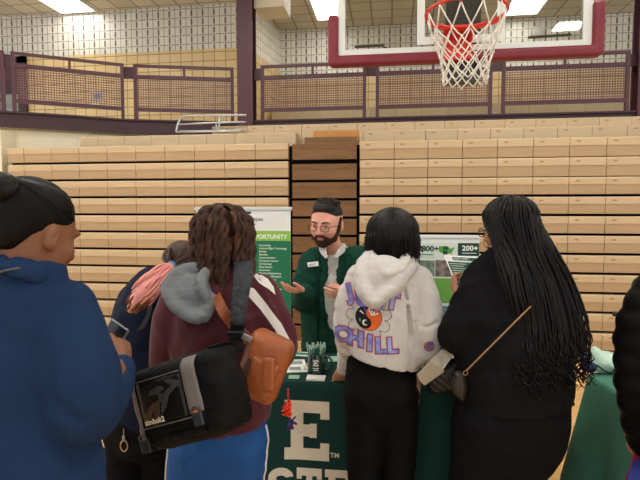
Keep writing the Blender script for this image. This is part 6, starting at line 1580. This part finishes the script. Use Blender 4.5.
# bent black stand arm by the right edge
t = thing('stand_arm', 'thin bent black metal arm standing up by the green jacket at the right', 'stand', ZP(640, 372, ZTB))
m = MB(); m.tube(along([V(616, 314, 2.55), V(622, 314, 2.55), V(630, 317, 2.55), V(640, 318, 2.55)], 12), .007, 6); m.tube([V(616, 314, 2.55), V(622, 330, 2.55), V(627, 345, 2.55)], .006, 6); m.tube([V(627, 345, 2.55), V(630, 372, 2.55)], .006, 6)
m.lathe([(.012, -.015), (.014, 0), (.012, .015)], V(616, 314, 2.55), R_, 10); m.build('arm_tube', mat('arm_black', '#1c2026', .4, .5), t, True)

# ------------------------------------------------------------------ banner
YBN = 3.9
b0 = W(196, 207, YBN); b1 = W(290.5, 208.5, YBN); zb = b1[2]
t = thing('pull_up_banner', 'tall white and green pull-up banner standing behind the table by the bleachers', 'banner', ((b0[0] + b1[0]) / 2, YBN, 0))
wd = b1[0] - b0[0]; bw = mat('banner_white', '#e6e9e8', .5); bg_ = mat('banner_green', '#1f7352', .5); bl = mat('banner_light_green', '#8cc152', .5); bi = mat('banner_ink', '#34424a', .6)
m = MB(); m.box((b0[0], YBN, .06), (b1[0], YBN + .004, zb - .01)); sh_ = m.build('banner_sheet', bw, t)
zz = lambda py: W(285, py, YBN)[2]
m = MB(); m.box((b0[0], YBN - .002, zz(241)), (b1[0], YBN, zz(231))); m.build('light_green_strip', bl, sh_)
m = MB(); m.box((b0[0], YBN - .002, .06), (b1[0], YBN, zz(241))); m.build('green_panel', bg_, sh_)
m = MB(); m.box((b0[0] - .012, YBN - .012, zb - .015), (b1[0] + .012, YBN + .016, zb + .012), bev=.004); m.build('top_rail', M_ALU, t)
m = MB(); m.box((b0[0] - .02, YBN - .07, 0), (b1[0] + .02, YBN + .07, .08), bev=.015); m.build('base_case', M_ALU, t)
m = MB(); m.tube([((b0[0] + b1[0]) / 2, YBN + .03, .06), ((b0[0] + b1[0]) / 2, YBN + .02, zb)], .008, 8); m.build('support_pole', M_ALU, t, True)
def TX(m, txt, px, py, size, align='RIGHT', mi=0, bold=0.0):
    q = W(px, py, YBN - .003); m.text(txt, size, q, (1, 0, 0), (0, 0, 1), .0004, mi, align, bold=bold)
m = MB(); TX(m, 'MEETS OPPORTUNITY', 287, 238.7, .047, bold=.0014); m.build('strip_lettering', mat('banner_text_white', '#eef3ea', .6), sh_)
m = MB(); TX(m, 'EASTERN MICHIGAN', 263, 221, .032, bold=.0006); TX(m, 'UNIVERSITY', 256, 226, .030, bold=.0004)
q = W(251, 214, YBN - .003); m.box((q[0] - .10, YBN - .0035, q[2]), (q[0], YBN - .002, q[2] + .02)); m.build('banner_lettering', bi, sh_)
m = MB(); rs = np.random.RandomState(8); words = ['Accounting', 'Aviation Flight Technology', 'Biology', 'Business', 'Communication', 'Computer Science', 'Criminology', 'Data Science', 'Economics', 'Electrical Engineering', 'Elementary Education', 'Exercise Science', 'Fashion', 'Finance', 'Health Administration', 'History', 'Marketing', 'Mathematics', 'Mechanical Engineering', 'Media Studies', 'Music', 'Nursing', 'Psychology', 'Simulation and Gaming', 'Social Work', 'Sport Management', 'Theatre', 'Urban Planning']
for k in range(28):
    q = W(259, 246 + k * 3.1, YBN - .003); m.text(words[k], .021, q, (1, 0, 0), (0, 0, 1), .0004, bold=.0006)
    q = W(228, 246 + k * 3.1, YBN - .003); m.text(words[-1 - k], .021, q, (1, 0, 0), (0, 0, 1), .0004, bold=.0006)
m.build('list_lettering', mat('banner_list_white', '#c9e0d2', .6), sh_)

# ------------------------------------------------------------------ folding display board on the table
YD = TY + TD - .07
d0 = W(398, 237, YD); d1_ = W(479.5, 238, YD); zt = d1_[2]
t = thing('display_board', 'upright printed display board with map and photos at the back of the green table', 'display board', ((d0[0] + d1_[0]) / 2, YD, ZTB))
m = MB(); m.box((d0[0], YD, ZTB + .002), (d1_[0], YD + .008, zt)); ds = m.build('board_panel', mat('board_white', '#e9eeea', .5), t)
m = MB(); m.poly([(0, 0), (.16, 0), (0, .35)], (d1_[0] - .12, YD + .008, ZTB + .002), (0, 1, 0), (0, 0, 1), .004); m.poly([(0, 0), (.16, 0), (0, .35)], (d0[0] + .12, YD + .008, ZTB + .002), (0, 1, 0), (0, 0, 1), .004); m.build('board_strut', M_WHITE, t)
m = MB(); m.box((d0[0] - .008, YD - .006, zt), (d1_[0] + .006, YD + .014, zt + .014)); m.build('top_edge', M_WHITE, t)
def DB(m, x0, y0, x1, y1, mi=0, o=.0015):
    a = W(x0, y0, YD - o); b = W(x1, y1, YD - o); m.box((a[0], YD - o, b[2]), (b[0], YD - o + .001, a[2]), mi)
def photo_mat(nm, c1, c2, sc): return mat(nm, c1, .5, col2=c2, vscale=sc)
for nm, rc, mm_ in (('pale_green_tile', (400, 243, 434.5, 259), mat('tile_pale_green', '#cfe0d3', .5)), ('map_tile', (435.5, 243, 457, 259), mat('tile_pale', '#dfe9e2', .5)), ('dark_green_tile', (458, 243, 479, 256), mat('tile_dark_green', '#23463b', .5)),
                    ('campus_photo', (400, 260, 434.5, 276.5), photo_mat('photo_campus', '#8b9a94', '#4f5f4a', 26)), ('people_photo', (435.5, 260, 457, 277), photo_mat('photo_people', '#9a8d86', '#4a4245', 30)), ('green_field', (400, 277.5, 479, 304), mat('board_grass_green', '#74ae52', .6)), ('green_tile', (458, 257, 479, 277), mat('tile_mid_green', '#3f7d62', .5)),
                    ('lower_photo', (400, 305, 479, 322), photo_mat('photo_lower', '#7fa6b5', '#4b6557', 20)), ('lower_tile', (400, 323, 479, 336), mat('tile_teal', '#2e6a5a', .5))):
    m = MB(); DB(m, *rc); m.build(nm, mm_, ds)
m = MB(); q = W(421.5, 251, YD - .002); m.text('800+', .038, q, (1, 0, 0), (0, 0, 1), .001, align='LEFT', bold=.0012, stretch=1.1)
q = W(421.5, 255, YD - .002); m.box((q[0], YD - .0025, q[2]), (q[0] + .06, YD - .002, q[2] + .004)); m.build('number_lettering', mat('board_ink_green', '#27493e', .6), ds)
m = MB(); q = W(462, 250.5, YD - .002); m.text('200+', .036, q, (1, 0, 0), (0, 0, 1), .001, bold=.0012, stretch=1.05)
q = W(462, 253.5, YD - .002); m.box((q[0], YD - .0025, q[2]), (q[0] + .07, YD - .002, q[2] + .0035)); m.build('number_lettering', mat('board_text_white', '#eef2ec', .6), ds)
usa = [(0, .62), (.03, .35), (.10, .22), (.22, .20), (.34, .14), (.42, .02), (.50, .12), (.66, .16), (.76, .14), (.82, 0), (.86, .04), (.82, .2), (.88, .36), (.93, .52), (1.0, .70), (.95, .80), (.86, .66), (.74, .62), (.70, .72), (.60, .78), (.50, .84), (.25, .86), (.04, .88)]
a = W(438.5, 254.5, YD - .002); b = W(454.5, 245, YD - .002); m = MB(); sx = b[0] - a[0]; sz = b[2] - a[2]
m.poly([(x * sx, y * sz) for x, y in usa], (a[0], YD - .0016, a[2]), (1, 0, 0), (0, 0, 1), .0008); m.build('map_shape', mat('map_green', '#5da04c', .5), ds)
m = MB()
q = W(443.2, 249.5, YD - .004); m.text('50', .024, q, (1, 0, 0), (0, 0, 1), .001, bold=.001); q = W(442.8, 254.2, YD - .004); m.text('83', .024, q, (1, 0, 0), (0, 0, 1), .001, bold=.001); m.build('map_lettering', mat('board_ink_dark', '#20352c', .6), ds)

# ------------------------------------------------------------------ things on the table
zt0 = ZTB + .0008
M_MUG = mat('mug_green', '#14332b', .2, .6, coat=.4)
mc = ZP(316, 375, zt0); mc = A(mc[0], mc[1] + .02, zt0)
t = thing('mug', 'dark green mug with a white E, full of green pens', 'mug', mc)
m = MB(); m.lathe([(.036, 0), (.041, .004), (.042, .02), (.042, .098), (.0405, .100), (.0385, .098), (.038, .01), (.0, .008)], mc, Z_, 32); m.build('mug_body', M_MUG, t, True)
m = MB(); m.tube(along([mc + A(.040, -.004, .082), mc + A(.062, -.006, .082), mc + A(.074, -.007, .055), mc + A(.064, -.006, .026), mc + A(.040, -.004, .022)], 18), .0052, 8); m.build('handle', M_MUG, t, True)
m = MB(); o_ = slab_letter('E', .026, .030, .0075, .004)[0]
def onmug(x, z): a_ = x / .0424; return mc + A(math.sin(a_ - .25) * .0427, -math.cos(a_ - .25) * .0427, z)
# letter as small curved boxes
for (x0, z0, x1, z1) in ((.0, 0, .026, .007), (.003, .007, .011, .023), (0, .023, .026, .030), (.011, .0115, .019, .0185), (.020, .007, .026, .010), (.020, .020, .026, .023)):
    xs = np.linspace(x0, x1, 5); P = [onmug(x, z0 + .048) for x in xs] + [onmug(x, z1 + .048) for x in xs]; m.add(P, [(i, i + 1, i + 6, i + 5) for i in range(4)])
for k in range(2):
    xs = np.linspace(-.002 + .004 * k, .028 - .003 * k, 6); P = [onmug(x, .036 - k * .008) for x in xs] + [onmug(x, .040 - k * .008) for x in xs]; m.add(P, [(i, i + 1, i + 7, i + 6) for i in range(5)])
m.build('mug_print', mat('mug_print_white', '#dfe6e2', .5), t)
M_PEN = mat('pen_green', '#1f6b50', .35, .5); M_PENW = mat('pen_pale', '#a9cbbb', .3, .6)
pt = thing('pen', 'green click pen with pale top standing in the mug of pens', 'pen', mc + A(0, 0, .009), 'pens in the green mug')
m = MB(); m.lathe([(.001, .0), (.004, .012), (.0045, .02), (.0045, .118)], mc + A(0, 0, .009), Z_, 8); m.build('barrel', M_PEN, pt, True)
m = MB(); m.lathe([(.0048, .118), (.0048, .128), (.003, .130), (.003, .139), (.001, .140)], mc + A(0, 0, .009), Z_, 8); m.box((mc[0] - .0012, mc[1] - .0075, mc[2] + .105), (mc[0] + .0012, mc[1] - .0045, mc[2] + .135)); m.build('pen_top', M_PENW, pt)
rs = np.random.RandomState(21)
for i in range(18):
    c_ = pt if i == 0 else copy_tree(pt); a_ = i * 2.4; rd = .006 + .016 * math.sqrt(i / 18); til = .10 + .14 * (i / 18)
    c_.location = (mc[0] + rd * math.cos(a_), mc[1] + rd * math.sin(a_), mc[2] + .0095); c_.rotation_euler = (-math.sin(a_) * til, math.cos(a_) * til, rs.uniform(0, 6))
# card stacks and papers
def sheet_on(nm, px, py, w, d, hgt, rot, m_, label, cat, detail=None, group=None):
    q = ZP(px, py, ZTB + .001); t = thing(nm, label, cat, A(q[0], q[1], ZTB + .001), group)
    u = A(math.cos(rot), math.sin(rot), 0); v_ = A(-math.sin(rot), math.cos(rot), 0); m = MB(); m.box((-w / 2, -d / 2, 0), (w / 2, d / 2, hgt), ax=(u, v_, Z_), org=A(q[0], q[1], ZTB + .001)); m.build('sheet', m_, t)
    if detail:
        m = MB()
        for (x0, y0, x1, y1) in detail[1]: m.box((x0 * w, y0 * d, hgt), (x1 * w, y1 * d, hgt + .0005), ax=(u, v_, Z_), org=A(q[0], q[1], ZTB + .001))
        m.build('print', detail[0], t)
gi = mat('ink_green', '#2b7a5a', .6); gk = mat('ink_grey', '#8d9a96', .6); pw = mat('paper_white', '#e8ebe8', .6); pm_ = mat('paper_mint', '#9ec7ae', .6)
sheet_on('card_stack', 316, 379, .085, .055, .010, .02, pw, 'low stack of white cards in front of the green mug', 'cards')
sheet_on('leaflet', 296, 366, .10, .20, .002, .25, pw, 'white leaflet with grey print lying left of the mug', 'leaflet', (gk, [(-.35, .1, .35, .4), (-.35, -.35, .2, -.1)]))
sheet_on('leaflet', 297, 354, .16, .07, .003, -.05, pw, 'white and green leaflets at the back edge of the table, left of the mug', 'leaflet', (gi, [(-.1, -.3, .45, .3)]))
sheet_on('business_card', 294, 377, .05, .05, .001, .1, pm_, 'small pale green card at the left front of the table', 'card')
sheet_on('leaflet', 334, 359, .06, .09, .002, .1, pm_, 'pale green leaflet right of the mug beside the grey hoodie', 'leaflet')
sheet_on('leaflet', 430, 358, .18, .14, .003, .1, pw, 'white leaflets on the table between the grey hoodie and the black bag', 'leaflet', (gi, [(-.4, -.4, .1, .1)]))
sheet_on('leaflet', 412, 352, .14, .10, .002, -.3, pm_, 'pale green leaflet behind the white leaflets near the display board', 'leaflet')
# tangle of pale giveaway beads by the mug
q = ZP(306, 368, ZTB); t = thing('bead_strand', 'short string of pale beads curled beside the green mug', 'beads', A(q[0], q[1], ZTB)); m = MB()
for k in range(9): m.lathe([(.001, 0), (.006, .003), (.007, .006), (.006, .009), (.001, .012)], A(q[0] + .016 * math.sin(k * .8), q[1] - .035 + k * .009, ZTB + .001), Z_, 8)
m.build('beads', mat('bead_white', '#dfe3df', .4), t, True)
